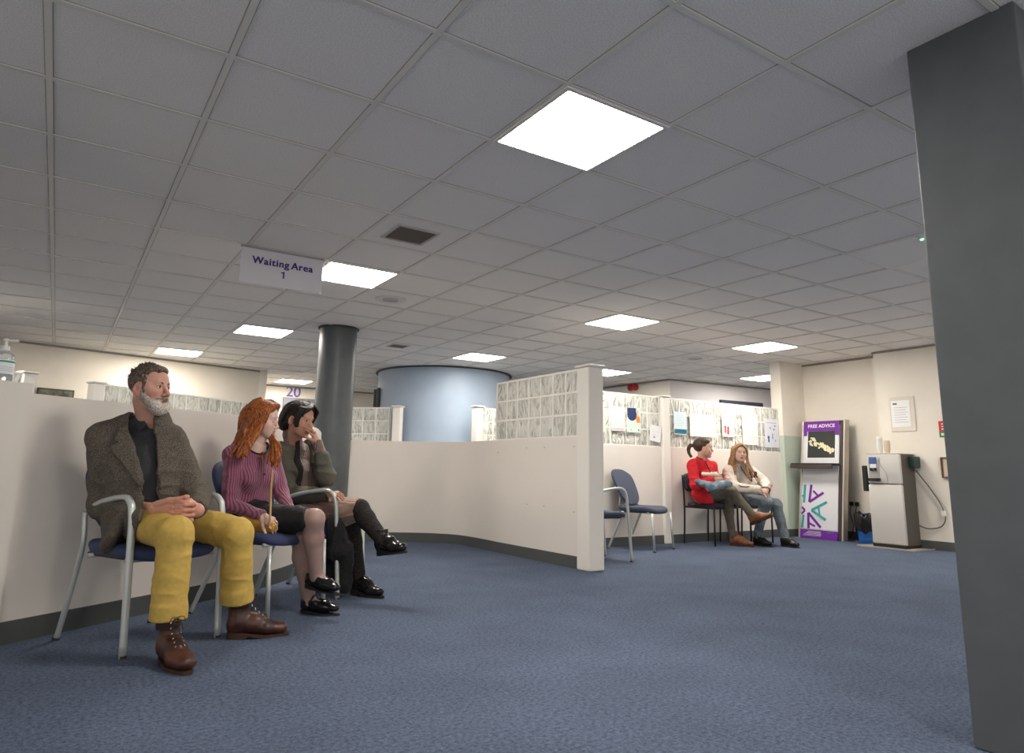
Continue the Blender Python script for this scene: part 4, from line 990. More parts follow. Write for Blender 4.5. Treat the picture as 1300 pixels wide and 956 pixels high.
        for s_ in (-1, 1): ml.tube([T((0, q[1]+.004, q[2]+.003)), T((s_*.022, q[1]+.022, q[2]+.008)), T((s_*.030, q[1]+.018, q[2]-.012)), T((0, q[1]+.008, q[2]))], .0015, n=6, sub=4).tube([T((0, q[1]+.006, q[2])), T((s_*.016, q[1]+.026, q[2]-.02)), T((s_*.022, q[1]+.030, q[2]-.045))], .0014, n=6, sub=4)
        ml.build('laces', mat('dark_laces', (.025, .018, .015), .7), o, smooth=True); me_.build('eyelets', mat('brass_eyelets', (.75, .68, .55), .3, metal=.8), o, smooth=True)
    if strap:
        T = lambda p: tuple(xf(NP(p), R, heel)-NP(parent.location[:]))
        MB().tube([T((-.036, L*.30, b+.035)), T((-.03, L*.335, b+.068)), T((0, L*.35, b+.083)), T((.03, L*.335, b+.068)), T((.036, L*.30, b+.035))], .0055, n=8, flat=.5).build('strap', m_, o, smooth=True)
    return o
def inner_body(J, h=.009, sc=1.0):
    "unseen torso and limbs joining head and hands into one figure"
    pts = np.array([v for v in J.values()]); S = Sculpt(pts.min(0)-.16, pts.max(0)+.16, h)
    lat = J['shL']-J['shR']; pel = (J['hipL']+J['hipR'])/2; ch = (J['shL']+J['shR'])/2-NP([0, 0, .06])
    S.ecap(pel, pel*.45+ch*.55, (.125*sc, .085*sc), (.11*sc, .08*sc), lat, k=.03); S.ecap(pel*.45+ch*.55, ch, (.12*sc, .085*sc), (.135*sc, .085*sc), lat, k=.03)
    S.cap(J['shL'], J['shR'], .04*sc, k=.03); S.cap(ch, J['neck'], .05*sc, .045*sc, k=.03)
    for s_ in 'LR':
        S.chain([J['sh'+s_], J['el'+s_], J['wr'+s_]], [.042*sc, .034*sc, .024*sc], .015)
        S.chain([J['hip'+s_], J['kn'+s_], J['an'+s_]], [.070*sc, .045*sc, .032*sc], .02)
    return S.extract()
def fold(amp, sc, seed, base=0.0):
    return lambda P: amp*((1-np.abs(2*vnoise(P, sc, seed)-1))**2-.35)+amp*.5*(vnoise(P, NP(sc)*2.3, seed+5)-.5)+base
def report(J, n):
    d = lambda a, b: round(float(np.linalg.norm(J[a]-J[b])), 2)
    print('FIG', n, {k: d(*k.split('-')) for k in ('shL-shR', 'shL-elL', 'shR-elR', 'elL-wrL', 'elR-wrR', 'hipL-knL', 'hipR-knR', 'knL-anL', 'knR-anR', 'hipL-shL', 'hipR-shR')}, 'z', {k: round(float(v[2]), 2) for k, v in J.items()})
# ================================================================== the bearded man
def man():
    J = dict(neck=W(191, 532, 3.40), shR=W(132, 556, 3.32), shL=W(216, 560, 3.46), elR=W(129, 642, 3.30), wrR=W(200, 645, 3.13), elL=W(251, 632, 3.40), wrL=W(250, 646, 3.18),
             hipR=NP([.33, 3.86, .565]), hipL=NP([.50, 3.94, .565]), knR=W(222, 678, 2.99), knL=W(301, 677, 3.32), anR=W(214, 786, 2.93), anL=W(301, 763, 3.33))
    report(J, 'man')
    root = empty('person', (.42, 3.6, 0)); tag(root, 'bearded man in grey tweed jacket and mustard trousers, hands clasped, leftmost sitter', 'person')
    HR = rot_frame(138, 2, 0); HC_ = W(191, 493, 3.36); sc = .96
    # body: head and neck, hands, inner body
    nk = (J['neck']-NP([0, 0, .02])-HC_) @ HR.T/sc
    V, Q = make_head(.0028, True, jaw=1.08, nose=1.12, neck=tuple(nk), neck_r=.056, lid=1); Lh = V.copy()
    headw = xf(V*sc, HR, HC_)
    # clasped hands: fingers of both hands interlaced, seen from in front
    hands = []; ur, uu_, uw = CAMR[0], -CAMR[1], -CAMR[2]
    H = lambda cx_, cy_, w_=0.0: W(150+cx_*.1154, 600+cy_*.1154, 3.095-w_)
    S = Sculpt(np.minimum(H(400, 400), H(860, 400))-.12, np.maximum(H(400, 400), H(860, 400))+.12, .0022)
    S.cap(J['wrR'], H(400, 395, -.01), .029, .027, k=.01)
    S.ecap(H(400, 395, -.01), H(585, 405, .006), (.027, .021), (.043, .017), uu_, k=.012)
    S.cap(J['wrL'], H(880, 415, -.045), .028, .027, k=.01); S.ecap(H(880, 415, -.04), H(775, 420, -.012), (.030, .02), (.040, .016), uu_, k=.012)
    for i, yy in enumerate((322, 382, 442, 498)):      # fingers of his right hand
        S.ell(H(598, yy, .014), (.012, .012, .011), k=.006)
        S.chain([H(600, yy, .012), H(700-i*8, yy+(i-1.5)*3, .019), H(775-i*16, yy+4, .008), H(800-i*16, yy+8, -.012)], [.0098, .0092, .0086, .008], k=.002)
    for i, yy in enumerate((352, 413, 470, 526)):      # fingers of his left hand
        S.ell(H(838-i*12, yy-4, -.002), (.0115, .0115, .0115), k=.005)
        S.chain([H(800-i*8, yy, -.03), H(838-i*12, yy-4, .0), H(740-i*14, yy+2, .019), H(645-i*3, yy+3, .016), H(612, yy+3, .008)], [.010, .0098, .0090, .0083, .0074], k=.002)
    S.chain([H(430, 350, .0), H(560, 305, .012), H(660, 290, .017), H(745, 268, .016), H(765, 264, .012)], [.017, .013, .0105, .0095, .0085], k=.005)
    S.chain([H(830, 350, -.03), H(790, 312, -.012), H(700, 300, .0), H(640, 305, .0)], [.015, .012, .010, .009], k=.004)
    hands.append(S.extract())
    body = inner_body(J)
    base = (.56, .30, .225)
    def tint(P):
        L = ((P-HC_) @ HR.T)/sc; c = face_tint(base, (.42, .13, .11), L, blush=(.60, .20, .16))
        far = L[:, 2] < -.25; c[far] = NP((.60, .29, .21)); return c
    mk('body', [(headw, Q)]+hands+[body], M_skin, root, color=tint)
    eyes(root, HC_, HR, sc, (.05, .06, .06), gaze=(-5, 0))
    Mh = strandmat('dark_grey_brown_hair', (.035, .027, .02), (.20, .16, .125), .55, (150, 150, 60))
    brows(root, HC_, HR, sc, mat('dark_brow', (.05, .035, .028), .8), .0042, .000)
    # hair
    S = Sculpt((-.11, -.14, -.09), (.11, .11, .15), .003)
    S.ell((0, -.022, .040), (.080, .098, .087), k=.01); S.ell((0, .03, .078), (.062, .052, .040), k=.02)
    S.ell((0, .112, .016), (.070, .074, .076), k=.006, sub=True); S.ell((.0, .098, -.06), (.2, .068, .08), k=.006, sub=True)
    for s_ in (-1, 1): S.ell((s_*.058, .088, .066), (.026, .040, .034), k=.01, sub=True); S.ell((s_*.085, .0, -.018), (.022, .030, .036), k=.004, sub=True)
    S.half((0, 0, -.072), (0, -.35, -1))
    for s_ in (-1, 1): S.cap((s_*.071, .026, .035), (s_*.0715, .026, -.034), .010, .0085, k=.012)
    hp = S.extract()
    rnd = random.Random(2)
    mbh = MB()
    for q in range(300):
        th = rnd.uniform(-PI, PI); phh = rnd.uniform(.05, 1.45); p = NP([.079*math.sin(phh)*math.sin(th), -.022+.096*math.sin(phh)*math.cos(th), .040+.086*math.cos(phh)])
        if p[1] > .045 and p[2] < .088: continue
        if p[2] < .045 and p[1] > -.04: continue
        n0 = nrm(p-NP([0, -.02, .03])); dr = nrm(n0*.5+NP([rnd.uniform(-.7, .7), rnd.uniform(-.2, .9), rnd.uniform(-.5, .3)])); l_ = rnd.uniform(.008, .016)
        mbh.tube([tuple(xf(v*sc, HR, HC_)) for v in (p-n0*.003, p+dr*l_*.5+n0*.002, p+dr*l_)], [.0028, .0024, .0006], n=5, sub=2, cap=False)
    mk('hair', [(xf(hp[0]*sc, HR, HC_), hp[1]), quads_from_mb(mbh)], Mh, root, disp=lambda P: .004*(vnoise(P, 160, 4)-.5)+.004*(vnoise(P, 60, 9)-.5))
    # beard
    S = Sculpt((-.10, -.03, -.15), (.10, .13, .0), .0028)
    for s_ in (-1, 1):
        S.chain([(s_*.0715, .022, -.022), (s_*.063, .024, -.055), (s_*.042, .058, -.092), (0, .074, -.108)], [.010, .017, .023, .026], k=.02)
        S.cap((s_*.032, .074, -.066), (s_*.030, .068, -.10), .012, .018, k=.015); S.cap((s_*.004, .099, -.0575), (s_*.028, .086, -.070), .0078, .0068, k=.006)
    S.ell((0, .070, -.104), (.036, .028, .026), k=.015); S.ell((0, .060, -.120), (.038, .030, .020), k=.015)
    S.ell((0, .099, -.0745), (.015, .016, .0050), k=.003, sub=True); S.ell((0, .125, -.030), (.022, .03, .020), k=.0, sub=True)
    bp = S.extract(); Mb = tintmat('grey_beard', .75, nz=.45)
    def btint(P):
        L = ((P-HC_) @ HR.T)/sc; x, y, z = L.T; dark = np.clip(1-np.abs((z+.060)/.012), 0, 1)*(y > .078); side = np.clip((np.abs(x)-.050)/.02, 0, 1); n_ = vnoise(L, 260, 3)
        c = NP((.56, .50, .44))*(.45+.9*n_)[:, None]; c = c*(1-side[:, None]*.55)+NP((.14, .10, .08))*side[:, None]*.55; c = c*(1-dark[:, None]*.9)+NP((.09, .045, .03))*dark[:, None]*.9; return c
    mk('beard', [(xf(bp[0]*sc, HR, HC_), bp[1])], Mb, root, color=btint, disp=lambda P: .0045*(vnoise(P, 230, 8)-.5)+.002*(vnoise(P, 90, 2)-.5))
    # torso frame
    lat = nrm(J['shL']-J['shR']); pel = (J['hipL']+J['hipR'])/2; ch = (J['shL']+J['shR'])/2; up_ = nrm(ch-pel); fwd = nrm(np.cross(up_, lat)); 
    if fwd[1] > 0: fwd = -fwd
    lo = np.minimum(J['hipR'], J['shR'])-NP([.3, .45, .25]); lo[2] = .30; hi = np.maximum(J['shL'], J['hipL'])+NP([.25, .25, .15])
    def torso(S, g):
        w_ = pel*.5+ch*.5
        S.ecap(pel+fwd*.03, w_+fwd*.045, (.155+g, .125+g), (.145+g, .125+g), lat, k=.04); S.ecap(w_+fwd*.04, ch-up_*.09+fwd*.01, (.150+g, .125+g), (.165+g, .115+g), lat, k=.04)
        S.cap(J['shL']-up_*.01, J['shR']-up_*.01, .052+g*.6, k=.05); S.cap(J['neck']-up_*.005, J['shR']+up_*.022+lat*.03, .046+g, .040+g, k=.03); S.cap(J['neck']-up_*.005, J['shL']+up_*.022-lat*.03, .046+g, .040+g, k=.03); S.cap(J['neck']-up_*.055, J['neck']-up_*.03, .075+g, .06+g, k=.05)
    # shirt
    S = Sculpt(lo, hi, .005); torso(S, 0.0); S.cap(J['neck']-up_*.03, J['neck']+up_*.045-fwd*.012, .066, .064, k=.015)
    S.cap(J['neck']-up_*.0, HC_-HR[2]*.11, .055, .05, k=.004, sub=True); S.half(J['neck']+up_*.028, up_*1.0-fwd*.55); S.ecap(J['neck']+fwd*.085-up_*.03, J['neck']+fwd*.085+up_*.06, (.022, .04), (.03, .05), lat, k=.003, sub=True)
    S.half(pel-up_*.03, -up_)
    sh = mk('shirt', [S.extract()], mat('charcoal_shirt', (.030, .032, .038), .8, noise=.25, nscale=300, bump=.3, bscale=300), root, disp=fold(.008, (16, 16, 8), 11))
    mb = MB(); 
    # shirt collar points
    for s_ in (-1, 1):
        a = J['neck']+up_*.03+lat*s_*.056+fwd*.005; b_ = J['neck']-up_*.028+lat*s_*.020+fwd*.094; c_ = J['neck']-up_*.062+lat*s_*.060+fwd*.082; d_ = J['neck']-up_*.005+lat*s_*.074+fwd*.03
        n0 = fwd*.004; mb.add([tuple(v-NP(root.location[:])) for v in (a, b_, c_, d_, a+n0, b_+n0, c_+n0, d_+n0)], [(0, 1, 2, 3), (4, 5, 6, 7), (0, 1, 5, 4), (1, 2, 6, 5), (2, 3, 7, 6), (3, 0, 4, 7)])
    mb.build('collar', mat('charcoal_collar', (.028, .032, .042), .8), root)
    # jacket
    S = Sculpt(lo-NP([.05, .05, .0]), hi+NP([.08, 0, 0]), .0045); torso(S, .022)
    T = S.F.copy()
    for s_, e in (('R', -1), ('L', 1)):
        sh_, el, wr = J['sh'+s_], J['el'+s_], J['wr'+s_]
        S.cap(sh_+lat*e*.01-up_*.0, sh_*.35+el*.65, .068, .062, k=.03); S.cap(sh_*.35+el*.65, el, .062, .058, k=.02); S.cap(el, el*.1+wr*.9, .060, .046, k=.02)
    # skirt of the jacket falling over the seat on his right and onto the lap on his left
    hR = J['hipR']; S.ecap(hR+up_*.08-lat*.05, hR-NP([0, 0, .085])-lat*.045+fwd*.05, (.085, .050), (.110, .030), fwd, k=.04)
    S.ecap(hR+up_*.06-lat*.02+fwd*.07, hR+fwd*.17-lat*.075-NP([0, 0, .09]), (.09, .05), (.10, .030), fwd, k=.03); S.ecap(hR+fwd*.02-lat*.07-NP([0, 0, .02]), hR+fwd*.06-lat*.085-NP([0, 0, .115]), (.12, .035), (.12, .022), fwd, k=.03)
    S.ecap(J['hipL']+up_*.06+fwd*.05, J['hipL']+fwd*.13+lat*.05+NP([0, 0, .045]), (.09, .05), (.09, .022), fwd, k=.03)
    pd = nrm(W(192, 675, 3.00)-W(157, 675, 3.15)); S.ecap(W(173, 655, 3.09), W(172, 697, 3.085), (.075, .026), (.082, .020), pd, k=.03)
    X, Y, Z = S.ax[0][:, None, None], S.ax[1][None, :, None], S.ax[2][None, None, :]
    dot = lambda v, p: (X-p[0])*v[0]+(Y-p[1])*v[1]+(Z-p[2])*v[2]
    u = dot(lat, ch); v = dot(up_, ch); f_ = dot(fwd, ch)
    op = polysd(u, v, [(-.050, .16), (-.050, .05), (-.015, -.02), (.035, -.15), (.050, -.28), (.02, -.5), (.15, -.5), (.115, -.28), (.095, -.15), (.078, -.02), (.058, .05), (.055, .16)])
    S.F = np.maximum(S.F, -np.maximum(op, -f_+.0)).astype(np.float32)
    S.cap(J['neck']-up_*.05, J['neck']+up_*.2, .076, .084, k=.006, sub=True)
    # lapels
    for s_ in (-1, 1):
        if s_ < 0: pl = [(-.052, .085), (-.085, .075), (-.108, .022), (-.082, .008), (-.112, -.012), (.046, -.235), (.034, -.15), (-.014, -.02), (-.048, .05)]
        else: pl = [(.058, .085), (.085, .07), (.115, .02), (.100, .008), (.128, -.015), (.120, -.245), (.096, -.15), (.079, -.02), (.058, .05)]
        lp = polysd(u, v, pl); d_ = np.maximum(np.maximum(np.abs(T-.012)-.0055, lp), -f_-.03); S.F = np.minimum(S.F, d_).astype(np.float32)
    S.cap(J['neck']-up_*.012-lat*.072, J['neck']+up_*.018-fwd*.055, .016, .015, k=.01); S.cap(J['neck']-up_*.012+lat*.072, J['neck']+up_*.018-fwd*.055, .016, .015, k=.01)
    S.cap(J['wrR']*1.05-J['elR']*.05, J['wrR']*1.5-J['elR']*.5, .036, .036, k=.0, sub=True); S.cap(J['wrL']*1.05-J['elL']*.05, J['wrL']*1.5-J['elL']*.5, .034, .034, k=0, sub=True)
    m, n, l, b = nt('grey_tweed'); tc = n.new('ShaderNodeTexCoord'); vo = n.new('ShaderNodeTexNoise'); vo.inputs['Scale'].default_value = 330; vo.inputs['Detail'].default_value = 4; vo.inputs['Roughness'].default_value = .75
    l.new(tc.outputs['Object'], vo.inputs['Vector']); r = n.new('ShaderNodeValToRGB'); r.color_ramp.elements[0].position = .40; r.color_ramp.elements[1].position = .66; r.color_ramp.elements[0].color = (.022, .018, .015, 1); r.color_ramp.elements[1].color = (.26, .225, .185, 1)
    l.new(vo.outputs['Fac'], r.inputs['Fac']); l.new(r.outputs['Color'], b.inputs['Base Color']); b.inputs['Roughness'].default_value = .95; b.inputs['Specular IOR Level'].default_value = .2
    bn = n.new('ShaderNodeBump'); bn.inputs['Strength'].default_value = .7; bn.inputs['Distance'].default_value = .003; l.new(vo.outputs['Fac'], bn.inputs['Height']); l.new(bn.outputs['Normal'], b.inputs['Normal'])
    mk('jacket', [S.extract()], m, root, disp=fold(.010, (11, 11, 17), 21))
    # trousers
    pts = NP([J[k] for k in ('hipR', 'hipL', 'knR', 'knL', 'anR', 'anL')]); S = Sculpt(pts.min(0)-.14, pts.max(0)+.16, .0045)
    S.cap(J['hipR'], J['hipL'], .098, k=.04)
    for s_ in 'RL':
        hp_, kn, an = J['hip'+s_], J['kn'+s_], J['an'+s_]; ax_ = nrm(an-kn); hem = an-ax_*.01
        S.cap(hp_, kn-NP([0, 0, .002]), .090, .070, k=.04); S.cap(kn, kn*.5+hem*.5, .068, .068, k=.03); S.cap(kn*.5+hem*.5, hem+ax_*.03, .069, .071, k=.01)
        S.cap(hem-ax_*.035, hem+ax_*.03, .0765, .0765, k=.002)
        S.cap(hem+ax_*.063, hem+ax_*.18, .110, k=0, sub=True) if False else None
    # flat cut at the hems
    for s_ in 'RL':
        kn, an = J['kn'+s_], J['an'+s_]; ax_ = nrm(an-kn); dd_ = dotp = (S.ax[0][:, None, None]-an[0])*ax_[0]+(S.ax[1][None, :, None]-an[1])*ax_[1]+(S.ax[2][None, None, :]-an[2])*ax_[2]
        rad = (S.ax[0][:, None, None]-an[0])**2+(S.ax[1][None, :, None]-an[1])**2+0*S.ax[2][None, None, :]
        msk = rad < .13**2; S.F = np.where(msk, np.maximum(S.F, dd_), S.F).astype(np.float32)
    mk('trousers', [S.extract()], mat('mustard_cotton', (.52, .35, .08), .8, noise=.05, nscale=50, bump=.15, bscale=500), root, disp=lambda P: (fold(.007, (13, 13, 5), 33)(P)+fold(.005, (9, 9, 19), 35)(P))*np.clip((P[:, 2]-.12)/.15, .25, 1))
    Mbt = mat('brown_leather', (.085, .030, .018), .4, noise=.45, nscale=14, bump=.25, bscale=60, col2=(.035, .012, .009)); Msl = mat('boot_sole_brown', (.045, .02, .012), .6)
    hr = W(206, 838, 2.92); hr[2] = 0; boot(root, 'boot', hr, NP([.06, -.27, 0]), L=.288, m_=Mbt, sole_m=Msl, laces=True, shaft=.205, sh_r=.046, heel_h=.030, wdt=.054)
    hl = W(287, 817, 3.30); hl[2] = 0; boot(root, 'boot', hl, NP([.262, -.055, 0]), L=.288, m_=Mbt, sole_m=Msl, laces=True, shaft=.205, sh_r=.046, heel_h=.030, wdt=.054)
    for a in (hr, hl):
        c_ = a-NP(root.location[:]); MB().lathe([(.046, .14), (.048, .225)], (c_[0]+(.0 if a is hr else .045), c_[1]+(-.045 if a is hr else -.01)), 24).build('sock', mat('dark_sock', (.03, .015, .013), .9), root, smooth='auto')
man()
# ================================================================== the women
def locks(groups, n_tot_r, amp, freq, seed, ctr=None, tube_r=.0028):
    """groups: (guideA, guideB, count): world point lists blended between; returns list of wavy strands"""
    rnd = random.Random(seed); out = []
    for A, B, cnt in groups:
        A = NP(A); B = NP(B)
        for q in range(cnt):
            t = (q+rnd.random()*.8)/cnt; P = A*(1-t)+B*t; P = P+NP([[rnd.uniform(-1, 1) for _ in range(3)] for _ in P])*n_tot_r*np.linspace(.3, 1.4, len(P))[:, None]
            m = 16; s_ = np.linspace(0, len(P)-1, m); i0 = np.minimum(s_.astype(int), len(P)-2); f = (s_-i0)[:, None]
            p0 = P[np.maximum(i0-1, 0)]; p1 = P[i0]; p2 = P[i0+1]; p3 = P[np.minimum(i0+2, len(P)-1)]
            C = .5*((2*p1)+(p2-p0)*f+(2*p0-5*p1+4*p2-p3)*f*f+(3*p1-p0-3*p2+p3)*f**3)
            ph1, ph2 = rnd.uniform(0, 6.28), rnd.uniform(0, 6.28); w_ = np.linspace(0, 1, m)
            C[:, 0] += amp*w_**.7*np.sin(w_*freq+ph1); C[:, 1] += amp*w_**.7*np.cos(w_*freq*.9+ph2); C[:, 2] += amp*.3*w_*np.sin(w_*freq*1.3+ph2)
            out.append(C)
    return out
def hair_mesh(root, S, strands, m_, r=.010, k=.008, fine=2, fr=.0026, seed=1, name='hair', skullcut=None):
    rnd = random.Random(seed); mb = MB()
    for C in strands:
        n = len(C); rr_ = r*rnd.uniform(.7, 1.15)
        S.chain([C[i] for i in range(0, n, 1)], [rr_*(1-.75*(i/(n-1))**2) for i in range(n)], k)
        for q in range(fine):
            o = NP([rnd.uniform(-1, 1) for _ in range(3)])*rr_*.85; mb.tube([tuple(v+o*(1+.5*j/n)) for j, v in enumerate(C)][::2], [fr*(1-.8*j/(n/2)) for j in range(len(C[::2]))], n=5, sub=2, cap=False)
    if skullcut: skullcut(S)
    parts = [S.extract()]
    if mb.f: parts.append(quads_from_mb(mb))
    return mk(name, parts, m_, root, disp=lambda P: .0022*(vnoise(P, 190, 4)-.5))
def sbox(pts, pad, h):
    pts = NP(pts); return Sculpt(pts.min(0)-pad, pts.max(0)+pad, h)
def axes(J):
    lat = nrm(J['shL']-J['shR']); pel = (J['hipL']+J['hipR'])/2; ch = (J['shL']+J['shR'])/2; up_ = nrm(ch-pel); fwd = np.cross(up_, lat)
    kn = (J['knL']+J['knR'])/2-pel
    if fwd@kn < 0: fwd = -fwd
    return lat, pel, ch, up_, nrm(fwd)
def ftorso(S, J, g, A=None):
    lat, pel, ch, up_, fwd = A or axes(J); w_ = pel*.55+ch*.45
    S.ecap(pel+up_*.0, w_, (.135+g, .105+g), (.108+g, .088+g), lat, k=.04); S.ecap(w_, ch-up_*.09, (.108+g, .088+g), (.125+g, .092+g), lat, k=.04)
    S.cap(J['shL']-up_*.012, J['shR']-up_*.012, .042+g, k=.05); S.cap(J['neck']-up_*.055, J['neck']-up_*.035, .055+g, .045+g, k=.04)
    for s_ in 'LR': S.cap(J['neck']-up_*.012, J['sh'+s_]+up_*.006, .026+g, .030+g, k=.03)
    for s_ in (-1, 1): S.ell(ch-up_*.135+fwd*.070+lat*s_*.062, (.056+g*.5,)*3, k=.035)
def sleeves(S, J, r=(.048, .042, .036), cuff=.97, ks=.02, sides='RL'):
    for s_ in sides:
        sh_, el, wr = J['sh'+s_], J['el'+s_], J['wr'+s_]; e = el*(1-cuff)+wr*cuff
        S.cap(sh_, el, r[0]*1.08, r[1]*1.08, k=.03); S.cap(el, e, r[1]*1.04, r[2], k=ks)
def sleeve_open(S, J, r, sides='RL', cuff=.98):
    for s_ in sides: a = J['el'+s_]*(1-cuff)+J['wr'+s_]*cuff; d_ = nrm(J['wr'+s_]-J['el'+s_]); S.cap(a+d_*r*.6, a+d_*.10, r, k=0, sub=True)
def neck_trim(root, S, F0, e0, r, zmax, m_):
    X, Y, Z = S.ax[0][:, None, None], S.ax[1][None, :, None], S.ax[2][None, None, :]; k0 = np.sqrt(((X-e0[0])/r[0])**2+((Y-e0[1])/r[1])**2+((Z-e0[2])/r[2])**2)
    S.F = np.maximum(np.maximum(np.abs(k0-1.04)*r[0]-.0045, np.abs(F0)-.009), (Z-zmax)).astype(np.float32); mk('neckline_trim', [S.extract()], m_, root)
def planecut(S, p, n, R0=.2):
    n = nrm(n); X, Y, Z = S.ax[0][:, None, None], S.ax[1][None, :, None], S.ax[2][None, None, :]
    d_ = (X-p[0])*n[0]+(Y-p[1])*n[1]+(Z-p[2])*n[2]; rad = np.sqrt((X-p[0])**2+(Y-p[1])**2+(Z-p[2])**2)
    S.F = np.where(rad < R0, np.maximum(S.F, d_), S.F).astype(np.float32)
def legs(J, h, r=(.075, .052, .050, .034), feet=None):
    pts = [J[k] for k in ('hipR', 'hipL', 'knR', 'knL', 'anR', 'anL')]+(list(feet.values()) if feet else []); S = sbox(pts, .13, h)
    for s_ in 'RL':
        a, b_, c_ = J['hip'+s_], J['kn'+s_], J['an'+s_]; m_ = b_*.68+c_*.32
        S.cap(a, b_, r[0], r[1], k=.02); back = nrm(a-b_)*.012; S.cap(b_, m_+back, r[1], r[2], k=.02); S.cap(m_+back, c_, r[2], r[3], k=.02)
        if feet: S.chain([c_, c_*.45+feet[s_]*.55, feet[s_]], [r[3], .026, .013], k=.02)
    return S
def cap_hair(HC_, HR, sc, h=.0035, thick=0.0, front=.112, temple=True):
    S = Sculpt((-.12, -.17, -.13), (.12, .12, .16), h)
    S.ell((0, -.024, .038), (.081+thick, .100+thick, .088+thick), k=.01); S.ell((0, .028, .076), (.064+thick*.5, .054, .042+thick), k=.02)
    S.ell((0, front, .010), (.068, .074, .082), k=.006, sub=True); S.ell((0, .085, -.075), (.2, .078, .09), k=.006, sub=True)
    return S
def local_to_world(part, HC_, HR, sc): return (xf(part[0]*sc, HR, HC_), part[1])
def body_with_head(root, J, HC_, HR, sc, base, lip, blush, hands, jaw=.88, nose=.85, closed=False, iris=(.09, .06, .04), browm=None, gaze=(0, 0), hh=.003, lid=0, nr=.043):
    nk = (J['neck']-NP([0, 0, .03])-HC_) @ HR.T/sc; V, Q = make_head(hh, False, jaw=jaw, nose=nose, neck=tuple(nk), neck_r=nr, lid=lid)
    S = sbox([J['neck'], J['shL'], J['shR']], .12, .005); S.ecap(J['neck']-NP([0, 0, .12]), J['neck']-NP([0, 0, .04]), (.085, .058), (.06, .05), J['shL']-J['shR'], k=.03); S.cap(J['neck']-NP([0, 0, .03]), J['neck']+NP([0, 0, .02]), nr*1.1, nr, k=.03); S.cap(J['shL']-NP([0, 0, .01]), J['shR']-NP([0, 0, .01]), .035, k=.04)
    def tint(P):
        L = ((P-HC_) @ HR.T)/sc; c = face_tint(base, lip, L, blush=blush); c[L[:, 2] < -.2] = NP(base)*.97; return c
    mk('body', [(xf(V*sc, HR, HC_), Q), S.extract(), inner_body(J, .011, .82)]+hands, M_skin, root, color=tint)
    eyes(root, HC_, HR, sc, iris, closed=closed, gaze=gaze)
    if browm is not None: brows(root, HC_, HR, sc, browm, .0026, .0015)

